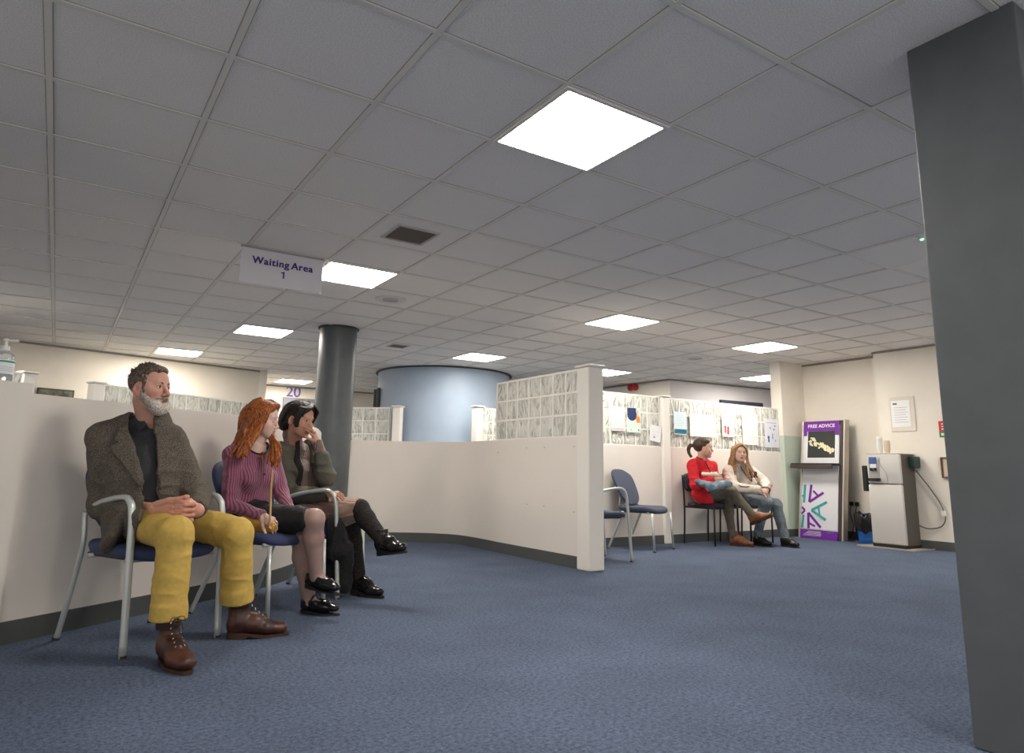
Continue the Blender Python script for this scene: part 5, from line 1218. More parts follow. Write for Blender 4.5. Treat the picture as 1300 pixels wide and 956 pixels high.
# ---------------------------------------------------------------- red-haired young woman
def girl():
    J = dict(neck=W(325, 561, 4.10), shR=W(295, 577, 3.98), shL=W(344, 577, 4.20), elR=W(292, 640, 3.92), wrR=W(334, 656, 3.85), elL=W(357, 626, 4.14), wrL=W(368, 650, 4.0),
             hipR=W(304, 657, 4.02), hipL=W(325, 655, 4.14), knR=W(399, 659, 3.86), knL=W(383, 682, 3.98), anR=W(402, 732, 3.88), anL=W(393, 765, 3.93))
    report(J, 'girl'); root = empty('person', (1.12, 4.1, 0)); tag(root, 'young woman with long red hair in plum ribbed cardigan and short black skirt', 'person')
    A = lat, pel, ch, up_, fwd = axes(J); HR = rot_frame(122, -9, 4); HC_ = W(334, 532, 4.12); sc = .91
    feet = dict(R=W(418, 746, 3.85), L=W(421, 775, 3.88))
    fr = hand_frame(W(350, 666, 3.80)-J['wrR'], CAMR[2]*-.6+NP([0, 0, .8])); V, Q = make_hand(curls=[(28, 35, 25), (32, 40, 28), (36, 42, 28), (42, 45, 30)], sc=.86, h=.0022, right=True, thumb=(.02, .034, -.01))
    hands = [(xf(V, fr, J['wrR']), Q)]
    body_with_head(root, J, HC_, HR, sc, (.68, .46, .38), (.50, .20, .18), (.72, .36, .30), hands, closed=True, browm=mat('auburn_brow', (.30, .14, .07), .8))
    S = sbox([J[k] for k in ('shR', 'shL', 'hipR', 'hipL', 'elR', 'wrR', 'elL', 'wrL', 'neck')], .15, .0045); ftorso(S, J, .006, A); F0 = S.F.copy(); sleeves(S, J, (.046, .041, .033), .95)
    S.ell(J['neck']+fwd*.05+up_*.03, (.088, .085, .092), k=.005, sub=True); S.half(pel+up_*.0, -up_); sleeve_open(S, J, .028)
    ang = math.atan2(lat[1], lat[0])
    mk('cardigan', [S.extract()], ribmat('plum_rib_knit', (.17, .045, .085), (.32, .105, .18), 24, (0, 0, -ang)), root, disp=fold(.006, (14, 14, 20), 5))
    T = lambda v: tuple(v-NP(root.location[:])); e0 = J['neck']+fwd*.05+up_*.03
    neck_trim(root, S, F0, e0, (.088, .085, .092), J['neck'][2]+.005, mat('black_trim', (.012, .01, .012), .7))
    m2 = MB()
    for q in range(4): c_ = ch-up_*(.10+.055*q)+fwd*(.118-.010*q)+lat*.01; V, Qq = sphere_parts((0, 0, 0), .006, 6); o_ = len(m2.v); m2.v += [T(v+c_) for v in V]; m2.f += [tuple(int(x)+o_ for x in f) for f in Qq]; m2.mi += [0]*len(Qq)
    m2.build('buttons', mat('plum_button', (.08, .02, .04), .4), root, smooth=True)
    # skirt
    S = sbox([J[k] for k in ('hipR', 'hipL', 'knR', 'knL')], .17, .005); S.cap(J['hipR'], J['hipL'], .095, k=.03); S.ecap(pel, pel+up_*.12, (.13, .11), (.115, .10), lat, k=.03)
    a, b_ = J['hipR'], J['knR']; S.cap(a, a*.08+b_*.92, .092, .066, k=.03); a, b_ = J['hipL'], J['knL']; S.cap(a, a*.25+b_*.75, .092, .07, k=.03); S.cap((J['hipL']+J['hipR'])/2, (J['knL']+J['knR'])/2*.7+pel*.3, .09, .07, k=.04)
    planecut(S, J['hipR']*.07+J['knR']*.93+NP([0, 0, .03]), (J['knR']-J['hipR'])+NP([0, 0, .18]), .2)
    mk('skirt', [S.extract()], mat('black_skirt_cloth', (.012, .012, .014), .75, bump=.3, bscale=150), root, disp=fold(.007, (18, 18, 18), 8))
    S = legs(J, .0045, (.068, .056, .056, .034), feet); mk('tights', [S.extract()], mat('sheer_black_tights', (.38, .25, .22), .45, col2=(.31, .20, .18), nscale=8), root)
    Ms = mat('black_patent_leather', (.010, .010, .012), .15); Mo = mat('black_sole', (.015, .014, .014), .6)
    h1 = W(388, 745, 3.91); boot(root, 'shoe', h1, W(426, 755, 3.81)-h1, up_dir=(0, 0, 1), L=.245, wdt=.043, m_=Ms, sole_m=Mo, low=True, strap=True, heel_h=.02, sole_t=.008, toe_r=.022)
    h2 = W(382, 778, 3.93); h2[2] = 0; t2 = W(434, 786, 3.86); t2[2] = 0; boot(root, 'shoe', h2, t2-h2, L=.245, wdt=.043, m_=Ms, sole_m=Mo, low=True, strap=True, heel_h=.02, sole_t=.008, toe_r=.022)
    # hair
    S0 = cap_hair(HC_, HR, sc, thick=.004, front=.118); hc = local_to_world(S0.extract(), HC_, HR, sc)
    S = sbox([HC_+NP([0, 0, .1]), W(283, 594, 3.92), W(358, 600, 3.95), W(300, 560, 4.1)], .09, .004)
    Lw = lambda *p: xf(NP(p)*sc, HR, HC_)
    back = [([Lw(-.01, .02, .125), Lw(.088, -.01, .05), Lw(.09, -.05, -.06), W(310, 556, 3.98), W(290, 582, 3.90)], [Lw(.0, -.09, .10), Lw(.03, -.135, .02), Lw(.02, -.13, -.10), W(299, 560, 4.08), W(284, 584, 4.02)], 40),
            ([Lw(-.005, .070, .108), Lw(.078, .035, .055), Lw(.088, .020, -.05), W(318, 560, 3.96), W(311, 578, 3.91)], [Lw(-.01, .02, .125), Lw(.090, -.01, .04), Lw(.092, -.03, -.08), W(311, 560, 3.97), W(300, 582, 3.90)], 36),
            ([Lw(-.005, .082, .100), Lw(.068, .052, .062), Lw(.079, .036, -.03), W(322, 560, 3.97), W(315, 575, 3.93)], [Lw(-.005, .070, .108), Lw(.080, .035, .050), Lw(.088, .020, -.05), W(317, 560, 3.96), W(310, 579, 3.92)], 16),
            ([Lw(-.005, .085, .098), Lw(-.07, .055, .05), Lw(-.078, .035, -.05), W(352, 562, 4.02), W(354, 592, 3.94)], [Lw(-.01, .02, .125), Lw(-.088, -.01, .04), Lw(-.09, -.0, -.08), W(344, 562, 4.06), W(340, 590, 3.95)], 28),
            ([Lw(.0, -.09, .10), Lw(-.03, -.135, .02), Lw(-.02, -.13, -.10), W(314, 560, 4.12), W(312, 582, 4.04)], [Lw(.0, -.04, .13), Lw(-.09, -.05, .04), Lw(-.09, -.06, -.08), W(330, 564, 4.12), W(335, 586, 4.02)], 24)]
    m_ = strandmat('copper_red_hair', (.13, .028, .008), (.52, .17, .045), .38, (190, 190, 30))
    st = locks(back, .007, .009, 13, 5)
    hm = hair_mesh(root, S, st, m_, r=.0095, k=.007, fine=3, fr=.0016, seed=4)
    mk('hair', [hc], m_, root, disp=lambda P: .003*(vnoise(P, 150, 4)-.5))
    # mustard shoulder bag
    bag = empty('shoulder_bag', (W(336, 668, 3.86)[0], W(336, 668, 3.86)[1], 0)); tag(bag, 'small mustard leather shoulder bag in the lap of the red-haired woman', 'bag')
    S = sbox([W(308, 664, 3.87), W(352, 668, 3.84)], .10, .004); S.ecap(W(310, 661, 3.87), W(346, 670, 3.81), (.038, .024), (.026, .018), NP([0, 0, 1]), k=.01); S.ecap(W(318, 672, 3.86), W(344, 674, 3.82), (.020, .024), (.016, .016), NP([0, 0, 1]), k=.01)
    mk('bag_body', [S.extract()], mat('mustard_leather', (.48, .235, .035), .5, noise=.1, nscale=30), bag, disp=fold(.003, (20, 20, 20), 2))
    tb = lambda v: tuple(v-NP(bag.location[:]))
    MB().tube([tb(W(347, 572, 4.06)), tb(W(346, 592, 3.955)), tb(W(344, 625, 3.88)), tb(W(343, 655, 3.80)), tb(W(341, 668, 3.79))], .0045, n=8, flat=1.3).build('strap', mat('tan_strap', (.50, .30, .13), .55), bag, smooth=True)

# ---------------------------------------------------------------- dark-haired woman
def coatwoman():
    W2 = lambda x, y, d: W(x, y, d+.10)
    HR = rot_frame(146, -8, -4); HC_ = W2(381, 533, 4.60); sc = .98; Lw = lambda *p: xf(NP(p)*sc, HR, HC_)
    J = dict(neck=W2(372, 560, 4.64), shR=W2(358, 575, 4.60), shL=W2(397, 576, 4.78), elR=W2(367, 629, 4.54), wrR=W2(418, 627, 4.42), elL=W2(414, 605, 4.55), wrL=Lw(-.055, .145, -.125),
             hipR=NP([1.49, 4.78, .54]), hipL=NP([1.58, 4.94, .54]), knR=W2(457, 646, 4.40), knL=W2(446, 664, 4.48), anR=W2(488, 688, 4.24), anL=W(457, 742, 4.50))
    print('wrL px', (J['wrL']-NP([0, 0, CAMZ])) @ CAMR.T)
    report(J, 'coat'); root = empty('person', (1.75, 4.65, 0)); tag(root, 'dark-haired woman in an olive coat and beige knit skirt, covering her mouth with one hand', 'person')
    A = lat, pel, ch, up_, fwd = axes(J)
    fr = hand_frame(Lw(.028, .118, -.035)-J['wrL'], Lw(-.3, 1.2, .3)-HC_); V, Q = make_hand(curls=[(14, 18, 14), (16, 20, 15), (18, 22, 16), (22, 24, 18)], sc=.88, h=.0024, right=False, spread=1.3, thumb=(.02, .036, -.012))
    hands = [(xf(V, fr, J['wrL']), Q)]
    fr = hand_frame(W(436, 627, 4.44)-J['wrR'], -CAMR[2]*.5+NP([0, 0, .8])); V, Q = make_hand(curls=[(20, 25, 20)]*4, sc=.84, h=.0028, right=True); hands.append((xf(V, fr, J['wrR']), Q))
    body_with_head(root, J, HC_, HR, sc, (.50, .27, .18), (.32, .09, .08), (.52, .22, .15), hands, iris=(.02, .014, .01), browm=mat('black_brow', (.015, .01, .01), .8), jaw=.92, nose=.8)
    S = sbox([J[k] for k in ('shR', 'shL', 'hipR', 'hipL', 'neck', 'elL', 'wrL')], .15, .005); ftorso(S, J, .004, A)
    S.cap(J['neck']-up_*.04, J['neck']+up_*.05-fwd*.004, .060, .056, k=.02); S.half(J['neck']+up_*.062, up_) if False else None; 
    a = J['wrL']; b_ = J['elL']; S.cap(a*.45+b_*.55, a*.97+b_*.03, .040, .033, k=.004); S.cap(a+nrm(a-b_)*.01, a+nrm(a-b_)*.06, .026, k=0, sub=True)
    mk('turtleneck', [S.extract()], ribmat('taupe_rib_knit', (.17, .115, .10), (.24, .165, .142), 28, (0, 0, -math.atan2(lat[1], lat[0]))), root, disp=fold(.005, (16, 16, 22), 5))
    S = sbox([J[k] for k in ('shR', 'shL', 'hipR', 'hipL', 'elR', 'wrR', 'elL', 'wrL', 'neck')], .19, .005); ftorso(S, J, .028, A); T = S.F.copy()
    S.ecap(J['hipR']+up_*.08-lat*.01, J['hipR']-NP([0, 0, .06])-lat*.015+fwd*.09, (.12, .05), (.15, .03), fwd, k=.04); S.ecap(J['hipR']+up_*.05, J['hipR']*.55+J['knR']*.45-NP([0, 0, .055])-lat*.01, (.09, .04), (.075, .02), NP([0, 0, 1]), k=.03)
    X, Y, Z = S.ax[0][:, None, None], S.ax[1][None, :, None], S.ax[2][None, None, :]; dot = lambda v, p: (X-p[0])*v[0]+(Y-p[1])*v[1]+(Z-p[2])*v[2]
    u, v, f_ = dot(lat, ch), dot(up_, ch), dot(fwd, ch); op = polysd(u, v, [(-.055, .2), (-.058, .02), (-.04, -.2), (-.03, -.5), (.09, -.5), (.075, -.2), (.06, .02), (.055, .2)])
    S.F = np.maximum(S.F, -np.maximum(op, -f_)).astype(np.float32); S.cap(J['neck']-up_*.05, J['neck']+up_*.2, .070, .085, k=.005, sub=True)
    sleeves(S, J, (.062, .058, .045), .90, .03, 'R'); S.cap(J['shL'], J['elL'], .056, .060, k=.03); S.cap(J['elL'], J['elL']*.45+J['wrL']*.55, .060, .052, k=.03)
    sleeve_open(S, J, .034, 'R', .90)
    mk('coat', [S.extract()], mat('olive_wool', (.110, .104, .080), .9, noise=.2, nscale=200, bump=.3, bscale=300), root, disp=fold(.010, (12, 12, 16), 15))
    S2 = Sculpt(S.lo, S.ax[0][-1:].tolist()+[S.ax[1][-1], S.ax[2][-1]], .005) if False else S
    for poly in ([(-.058, .10), (-.088, .08), (-.092, .0), (-.066, -.2), (-.05, -.34), (-.032, -.34), (-.041, -.2), (-.060, .02)], [(.058, .10), (.088, .08), (.094, .0), (.108, -.2), (.11, -.34), (.082, -.34), (.076, -.2), (.060, .02)]):
        S.F = np.maximum(np.maximum(np.abs(T-.006)-.006, polysd(u, v, poly)), -f_-.02).astype(np.float32); mk('coat_lapel', [S.extract()], mat('black_velvet', (.010, .010, .011), .9, sheen=.3), root, disp=fold(.004, (14, 14, 14), 3))
    # skirt
    S = sbox([J[k] for k in ('hipR', 'hipL', 'knR', 'knL')], .17, .005); S.cap(J['hipR'], J['hipL'], .095, k=.03)
    a, b_ = J['hipR'], J['knR']; S.cap(a, b_*1.0+nrm(b_-a)*.02, .090, .066, k=.03); a, b_ = J['hipL'], J['knL']; S.cap(a, a*.10+b_*.90, .090, .074, k=.04); S.cap(J['hipR']*.5+J['hipL']*.5, J['knR']*.4+J['knL']*.45+pel*.15, .09, .075, k=.04)
    planecut(S, J['knR']+nrm(J['knR']-J['hipR'])*.005, (J['knR']-J['hipR'])+NP([0, 0, .06]), .25); planecut(S, J['knL']-NP([0, 0, .06]), NP([0, 0, -1.])+fwd*.35, .12)
    mk('skirt', [S.extract()], ribmat('beige_rib_skirt', (.33, .20, .15), (.43, .28, .215), 24, (0, 0, -math.atan2(*(np.cross(J['knR']-J['hipR'], NP([0, 0, 1.]))[[1, 0]])))), root, disp=fold(.006, (12, 12, 20), 8))
    S = legs(J, .005, (.068, .060, .060, .042)); mk('tights', [S.extract()], mat('black_textured_tights', (.018, .013, .013), .9, noise=.5, nscale=90, bump=.5, bscale=200), root)
    Ms = mat('black_boot_leather', (.012, .011, .010), .18, bump=.2, bscale=40); Mo = mat('black_sole', (0, 0, 0))
    h1 = W(480, 706, 4.37); boot(root, 'boot', h1, W(527, 701, 4.16)-h1, up_dir=nrm(J['knR']-J['anR'])*.5+NP([0, 0, .7]), L=.27, wdt=.048, m_=Ms, sole_m=Mo, shaft=.16, heel_h=.04, sh_r=.047)
    h2 = W(446, 755, 4.52); h2[2] = 0; t2 = W(492, 756, 4.38); t2[2] = 0; boot(root, 'boot', h2, t2-h2, L=.27, wdt=.048, m_=Ms, sole_m=Mo, shaft=.16, heel_h=.04, sh_r=.047)
    S0 = cap_hair(HC_, HR, sc, thick=.010, front=.116); S0.ell((.01, -.115, -.045), (.055, .045, .05), k=.03)
    for s_ in (-1, 1): S0.ell((s_*.088, .0, -.018), (.020, .026, .034), k=.004, sub=True)
    hc = local_to_world(S0.extract(), HC_, HR, sc); S = sbox([HC_], .22, .004)
    gr = [([Lw(-.03, .06, .115), Lw(.03, .098, .085), Lw(.068, .072, .04), Lw(.078, .055, -.01), Lw(.074, .050, -.055)], [Lw(-.02, .0, .13), Lw(.08, .03, .08), Lw(.09, .03, .03), Lw(.088, .028, -.02), Lw(.08, .035, -.05)], 14),
          ([Lw(-.03, .06, .115), Lw(-.05, .095, .08), Lw(-.072, .07, .04), Lw(-.08, .05, -.01), Lw(-.076, .045, -.05)], [Lw(-.02, .0, .13), Lw(-.08, .03, .08), Lw(-.09, .02, .03), Lw(-.088, .01, -.02), Lw(-.08, .01, -.06)], 10),
          ([Lw(-.01, .03, .13), Lw(.07, -.03, .09), Lw(.088, -.06, .03), Lw(.065, -.10, -.03), Lw(.03, -.13, -.07)], [Lw(.0, -.02, .135), Lw(.04, -.09, .10), Lw(.05, -.13, .03), Lw(.04, -.14, -.03), Lw(.0, -.14, -.09)], 26)]
    m_ = strandmat('black_hair', (.006, .005, .005), (.035, .027, .023), .5, (200, 200, 40)); hair_mesh(root, S, locks(gr, .004, .004, 9, 8), m_, r=.009, k=.006, fine=2, fr=.0014)
    mk('hair', [hc], m_, root, disp=lambda P: .004*(vnoise(P, 120, 4)-.5))
    # black backpack and draped coat by her legs
    b0 = W(424, 762, 4.50); b0[2] = 0; bp = empty('backpack', tuple(b0)); tag(bp, 'black backpack standing on the carpet beneath the dark-haired woman', 'bag')
    c_ = NP([b0[0]+.02, b0[1]+.10, 0]); S = Sculpt(c_-NP([.22, .2, 0]), c_+NP([.22, .2, .45]), .006); S.ecap(c_+NP([0, 0, .10]), c_+NP([0, 0, .30]), (.125, .085), (.10, .07), CAMR[0], k=.02); S.ecap(c_+NP([0, 0, .10])-CAMR[2]*.07, c_+NP([0, 0, .19])-CAMR[2]*.07, (.09, .04), (.08, .035), CAMR[0], k=.012); S.half((0, 0, .004), (0, 0, -1))
    mk('bag_body', [S.extract()], mat('black_nylon', (.010, .010, .012), .55, bump=.3, bscale=40), bp, disp=fold(.006, (14, 14, 14), 4))
    tb = lambda v: tuple(v-NP(bp.location[:]))
    MB().tube([tb(c_+NP([-.10, -.05, .06])), tb(c_+NP([-.15, -.10, .16])), tb(c_+NP([-.12, -.09, .30])), tb(c_+NP([-.06, -.03, .36]))], .009, n=8, flat=.5).build('strap', mat('grey_webbing', (.16, .16, .17), .6), bp, smooth=True)
    MB().tube([tb(c_+NP([0, 0, .36])-CAMR[0]*.03), tb(c_+NP([0, 0, .405])), tb(c_+NP([0, 0, .36])+CAMR[0]*.03)], .008, n=8).build('handle', M_black, bp, smooth=True)
    cr_ = W(430, 700, 4.40); dc = empty('draped_jacket', (cr_[0], cr_[1], 0)); tag(dc, 'black jacket hanging down from the lap of the dark-haired woman', 'jacket')
    S = sbox([W(425, 655, 4.42), W(440, 760, 4.42)], .17, .005); S.ecap(W(423, 664, 4.45), W(433, 700, 4.40), (.055, .035), (.075, .035), CAMR[0], k=.03); S.ecap(W(433, 700, 4.40), W(437, 748, 4.40), (.075, .035), (.05, .022), CAMR[0], k=.03)
    mk('jacket_body', [S.extract()], mat('black_wool', (.013, .013, .014), .95, noise=.4, nscale=120, bump=.4, bscale=120), dc, disp=fold(.016, (22, 22, 5), 6))
    MB().lathe([(.001, -.004), (.005, -.003), (.006, 0), (.005, .003), (.001, .004)], tb(NP([0, 0, 0]))[:2], 8) if False else None

# ---------------------------------------------------------------- woman in red
def redwoman():
    J = dict(neck=W(890, 583, 8.20), shR=W(879, 591, 8.12), shL=W(903, 592, 8.32), elR=W(883, 616, 7.98), wrR=W(908, 609, 7.88), elL=W(909, 617, 8.22), wrL=W(899, 604, 7.98),
             hipR=W(888, 633, 8.14), hipL=W(901, 633, 8.32), knR=W(929, 624, 7.93), knL=W(924, 635, 8.08), anR=W(957, 655, 7.78), anL=W(930, 680, 7.98))
    report(J, 'red'); root = empty('person', (6.75, 5.75, 0)); tag(root, 'woman in a red jumper with a dark ponytail, legs crossed and arms folded', 'person')
    A = lat, pel, ch, up_, fwd = axes(J); HR = rot_frame(133, 2, 2); HC_ = W(893, 569, 8.18); sc = .98
    fr = hand_frame(CAMR[0]*.9-NP([0, 0, .15]), -CAMR[2]); hands = []
    V, Q = make_hand(curls=[(20, 25, 20)]*4, sc=.9, h=.003, right=True); hands.append((xf(V, fr, J['wrR']), Q))
    fr = hand_frame(CAMR[0]*.9-NP([0, 0, .05])-CAMR[2]*.1, -CAMR[2]*.6+NP([0, 0, .6])); V, Q = make_hand(curls=[(25, 25, 20)]*4, sc=.9, h=.003, right=False); hands.append((xf(V, fr, W(904, 603, 7.93)), Q))
    body_with_head(root, J, HC_, HR, sc, (.60, .36, .27), (.40, .13, .12), (.62, .28, .22), hands, iris=(.05, .03, .02), browm=mat('brown_brow', (.06, .04, .03), .8), hh=.0038, nose=1.0)
    S = sbox([J[k] for k in ('shR', 'shL', 'hipR', 'hipL', 'elR', 'wrR', 'elL', 'wrL', 'neck')], .17, .006); ftorso(S, J, .020, A); F0 = S.F.copy(); sleeves(S, J, (.060, .056, .042), .92)
    S.ecap(pel+up_*.05, pel-up_*.0+fwd*.02, (.155, .125), (.165, .13), lat, k=.03); S.ecap(J['hipR']+up_*.05, J['hipR']+fwd*.10-NP([0, 0, .0]), (.10, .09), (.10, .095), lat, k=.03); S.ecap(J['hipL']+up_*.05, J['hipL']+fwd*.09, (.10, .09), (.10, .09), lat, k=.03); S.half(NP([0, 0, .478]), NP([0, 0, -1]))
    S.ell(J['neck']+up_*.045+fwd*.01, (.058, .058, .06), k=.005, sub=True); sleeve_open(S, J, .033, cuff=.92)
    mk('jumper', [S.extract()], mat('red_knit', (.56, .012, .022), .85, noise=.08, nscale=40, bump=.3, bscale=200), root, disp=fold(.010, (11, 11, 15), 12))
    T = lambda v: tuple(v-NP(root.location[:]))
    neck_trim(root, S, F0, J['neck']+up_*.045+fwd*.01, (.058, .058, .06), 9, mat('dark_collar', (.05, .015, .02), .8))
    MB().tube([T(J['neck']-up_*.03-lat*.03+fwd*.09), T(ch-up_*.12+fwd*.150+lat*.0), T(ch-up_*.24+fwd*.145+lat*.07)], .005, n=6).build('lanyard', mat('black_trim', (0, 0, 0)), root, smooth=True)
    S = sbox([J['elL'], J['wrL'], J['wrR']], .1, .005); S.cap(J['elL']*.35+J['wrL']*.65-CAMR[2]*.03, W(908, 602.5, 7.90), .025, .023, k=.01); S.cap(W(893, 602, 7.96), W(908, 602.5, 7.90), .022, .024, k=.01); mk('white_cuff', [S.extract()], mat('cream_sleeve', (.66, .60, .50), .8), root, disp=fold(.010, (26,)*3, 2))
    S = legs(J, .006, (.074, .062, .056, .036)); S.cap(J['hipR'], J['hipL'], .075, k=.03); mk('trousers', [S.extract()], mat('olive_brown_trousers', (.115, .098, .07), .8, noise=.1, nscale=30), root, disp=fold(.007, (14, 14, 16), 3))
    Mt = mat('tan_brown_leather', (.22, .075, .03), .35, noise=.2, nscale=20); Mo = mat('boot_sole_brown', (0, 0, 0))
    h1 = W(955, 667, 7.80); boot(root, 'boot', h1, W(984, 655, 7.66)-h1, up_dir=nrm(J['knR']-J['anR'])+NP([0, 0, .2]), L=.27, wdt=.046, m_=Mt, sole_m=Mo, shaft=.17, heel_h=.035, sh_r=.046, toe_r=.022)
    h2 = W(927, 690, 8.0); h2[2] = 0; t2 = W(951, 697, 7.9); t2[2] = 0; boot(root, 'boot', h2, t2-h2, L=.27, wdt=.046, m_=Mt, sole_m=Mo, shaft=.17, heel_h=.035, sh_r=.046, toe_r=.022)
    Lw = lambda *p: xf(NP(p)*sc, HR, HC_); S0 = cap_hair(HC_, HR, sc, .004, .003, .121)
    for s_ in (-1, 1): S0.ell((s_*.086, .0, -.016), (.020, .026, .036), k=.004, sub=True)
    hc = local_to_world(S0.extract(), HC_, HR, sc); S = sbox([HC_, W(872, 585, 8.2)], .16, .0045)
    gr = [([Lw(0, -.115, .045), Lw(.0, -.16, .05), Lw(0, -.19, .0), Lw(0, -.185, -.06), Lw(0, -.16, -.11)], [Lw(.02, -.115, .025), Lw(.02, -.15, .02), Lw(0.01, -.165, -.02), Lw(0.01, -.16, -.06), Lw(.01, -.14, -.10)], 16)]
    m_ = strandmat('dark_brown_hair', (.022, .013, .009), (.10, .062, .042), .35, (200, 200, 40)); hair_mesh(root, S, locks(gr, .004, .003, 8, 3), m_, r=.010, k=.006, fine=1, fr=.002, name='ponytail')
    mk('hair', [hc], m_, root)
    # denim bundle in her lap
    p0 = W(905, 617, 7.92); dn = empty('denim_jacket', (p0[0], p0[1], 0)); tag(dn, 'rolled blue denim jacket lying across the lap of the woman in red', 'jacket')
    S = sbox([W(882, 609, 7.9), W(928, 622, 7.86)], .10, .005); S.ecap(W(884, 611, 7.93), W(903, 618, 7.86), (.022, .03), (.05, .05), NP([0, 0, 1]), k=.02); S.ecap(W(903, 618, 7.86), W(926, 614, 7.80), (.058, .05), (.034, .04), NP([0, 0, 1]), k=.02)
    mk('denim_roll', [S.extract()], mat('washed_denim', (.11, .17, .25), .85, col2=(.33, .38, .36), nscale=9), dn, disp=fold(.012, (18, 18, 18), 7))

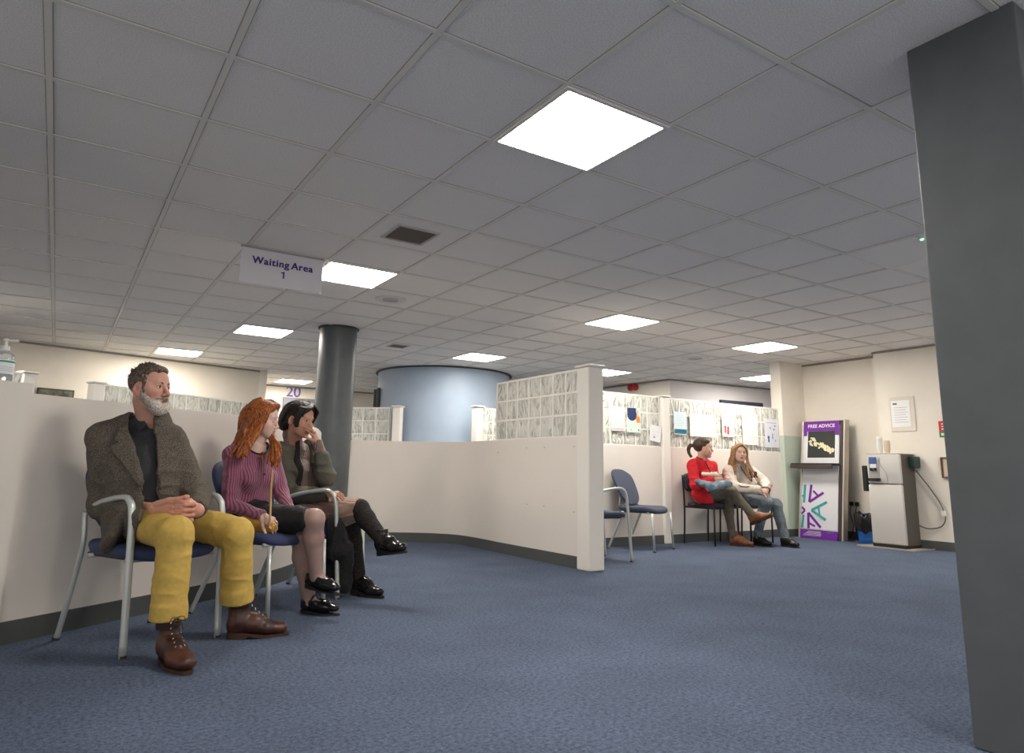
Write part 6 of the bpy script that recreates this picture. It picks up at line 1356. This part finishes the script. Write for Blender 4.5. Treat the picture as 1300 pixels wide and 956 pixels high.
# ---------------------------------------------------------------- fair-haired woman
def fairwoman():
    J = dict(neck=W(940, 587, 8.42), shR=W(925, 599, 8.32), shL=W(955, 600, 8.52), elR=W(931, 619, 8.16), wrR=W(966, 622, 8.02), elL=W(971, 613, 8.42), wrL=W(974, 622, 8.12),
             hipR=W(938, 634, 8.36), hipL=W(956, 633, 8.52), knR=W(973, 638, 8.02), knL=W(986, 641, 8.16), anR=W(962, 678, 8.10), anL=W(997, 683, 8.02))
    report(J, 'fair'); root = empty('person', (7.3, 5.6, 0)); tag(root, 'young woman with long fair hair in a cream hooded top and blue jeans', 'person')
    A = lat, pel, ch, up_, fwd = axes(J); HR = rot_frame(212, 3, -6); HC_ = W(939, 575, 8.36); sc = .92
    fr = hand_frame(CAMR[0]*.8+NP([0, 0, -.25]), -CAMR[2]*.6+NP([0, 0, .6])); V, Q = make_hand(curls=[(35, 40, 25)]*4, sc=.88, h=.003, right=True); hands = [(xf(V, fr, J['wrR']), Q)]
    fr = hand_frame(-CAMR[0]*.5+NP([0, 0, -.6]), -CAMR[2]*.9+NP([0, 0, .3])); V, Q = make_hand(curls=[(35, 40, 25)]*4, sc=.88, h=.003, right=False); hands.append((xf(V, fr, J['wrL']+CAMR[0]*.02+NP([0, 0, .03])), Q))
    body_with_head(root, J, HC_, HR, sc, (.68, .45, .35), (.46, .18, .16), (.70, .36, .28), hands, iris=(.08, .05, .03), browm=mat('brown_brow', (0, 0, 0)), hh=.0036)
    S = sbox([J[k] for k in ('shR', 'shL', 'hipR', 'hipL', 'elR', 'wrR', 'elL', 'wrL', 'neck')], .17, .006); ftorso(S, J, .025, A); sleeves(S, J, (.062, .060, .042), .95)
    S.cap(J['neck']-up_*.02-lat*.07-fwd*.02, J['neck']-fwd*.07, .035, .04, k=.03); S.cap(J['neck']-up_*.02+lat*.07-fwd*.02, J['neck']-fwd*.07, .035, .04, k=.03)
    S.ell(J['neck']+up_*.04+fwd*.02, (.058, .062, .068), k=.005, sub=True); sleeve_open(S, J, .033, cuff=.95); S.half(pel-up_*.05, -up_)
    mk('hooded_top', [S.extract()], mat('cream_fleece', (.62, .545, .47), .9, noise=.08, nscale=30, bump=.3, bscale=150), root, disp=fold(.010, (11, 11, 15), 19))
    T = lambda v: tuple(v-NP(root.location[:])); n1 = nrm(-CAMR[2])
    MB().tube([T(J['shR']+NP([0, 0, .05])+n1*.03), T(J['shR']*.6+J['elR']*.4+n1*.062+CAMR[0]*.03), T(J['elR']*.8+J['wrR']*.2+n1*.058+NP([0, 0, .035])), T(J['elR']*.45+J['wrR']*.55+n1*.045+NP([0, 0, .035]))], .006, n=6).build('sleeve_stripe', mat('dark_stripe', (.05, .04, .045), .8), root, smooth=True)
    MB().tube([T(J['neck']-lat*.065+fwd*.02+up_*.0), T(ch-up_*.02-lat*.045+fwd*.115), T(ch-up_*.10+fwd*.150)], .006, n=6).tube([T(J['neck']+lat*.065+fwd*.02), T(ch-up_*.02+lat*.045+fwd*.115), T(ch-up_*.10+fwd*.150)], .006, n=6).build('neckline_trim', mat('dark_stripe', (0, 0, 0)), root, smooth=True)
    p_ = W(959.5, 603, 8.20)-NP(root.location[:]); x_ = Vector(lat.tolist()); 
    text('letter_print', 'R', .10, mat('brown_print', (.10, .04, .03), .7), frame_matrix(tuple(p_), x_, (0, 0, 1)), root, bold=.003, depth=.004)
    S = legs(J, .006, (.088, .066, .060, .048)); S.cap(J['hipR'], J['hipL'], .095, k=.03); mk('jeans', [S.extract()], mat('blue_denim', (.075, .10, .13), .85, col2=(.18, .22, .23), nscale=7), root, disp=fold(.008, (14, 14, 16), 3))
    Ms = mat('black_boot_leather', (0, 0, 0)); Mo = mat('black_sole', (0, 0, 0))
    for (a, b_) in ((W(992, 690, 8.05), W(1008, 695, 7.9)), (W(957, 684, 8.12), W(972, 690, 7.98))):
        a[2] = 0; b_[2] = 0; boot(root, 'shoe', a, b_-a, L=.25, wdt=.044, m_=Ms, sole_m=Mo, shaft=.10, heel_h=.025, sh_r=.042)
    MB().tube([T(J['wrR']+n1*.035+NP([0, 0, .03])), T(J['wrR']+n1*.05+CAMR[0]*.04+NP([0, 0, .045])), T(J['wrR']+n1*.04+CAMR[0]*.09+NP([0, 0, .02])), T(J['wrR']+n1*.05+CAMR[0]*.07-NP([0, 0, .03]))], .006, n=8).build('bracelet', mat('dark_stripe', (0, 0, 0)), root, smooth=True)
    Lw = lambda *p: xf(NP(p)*sc, HR, HC_); S0 = cap_hair(HC_, HR, sc, .004, .004, .116); hc = local_to_world(S0.extract(), HC_, HR, sc); S = sbox([HC_, W(935, 610, 8.3), W(958, 612, 8.3)], .13, .005)
    gr = []
    for s_, e1, e2 in ((1, W(934, 603, 8.22), W(925, 604, 8.30)), (-1, W(949, 608, 8.20), W(960, 606, 8.32))):
        m1 = e1*.5+Lw(s_*.075, .045, -.10)*.5; m2 = e2*.5+Lw(s_*.125, -.03, -.10)*.5
        gr.append(([Lw(s_*.002, .085, .10), Lw(s_*.070, .060, .045), Lw(s_*.079, .050, -.05), m1, e1], [Lw(0, -.02, .13), Lw(s_*.092, -.03, .05), Lw(s_*.108, -.02, -.06), m2, e2], 26))
    gr.append(([Lw(-.03, -.08, .10), Lw(-.06, -.12, .03), Lw(-.06, -.11, -.08), Lw(-.06, -.08, -.18), Lw(-.07, -.05, -.24)], [Lw(.03, -.08, .10), Lw(.06, -.12, .03), Lw(.06, -.11, -.08), Lw(.06, -.08, -.18), Lw(.07, -.05, -.24)], 16))
    m_ = strandmat('fair_brown_hair', (.15, .07, .028), (.50, .30, .15), .4, (190, 190, 30)); hair_mesh(root, S, locks(gr, .005, .009, 14, 3), m_, r=.010, k=.007, fine=2, fr=.0018)
    mk('hair', [hc], m_, root)
girl(); coatwoman(); redwoman(); fairwoman()
black_chair('black framed chair under the woman in red', (6.65, 5.74), (.10, -1))
black_chair('black framed chair under the fair-haired woman', (7.24, 5.70), (.10, -1))
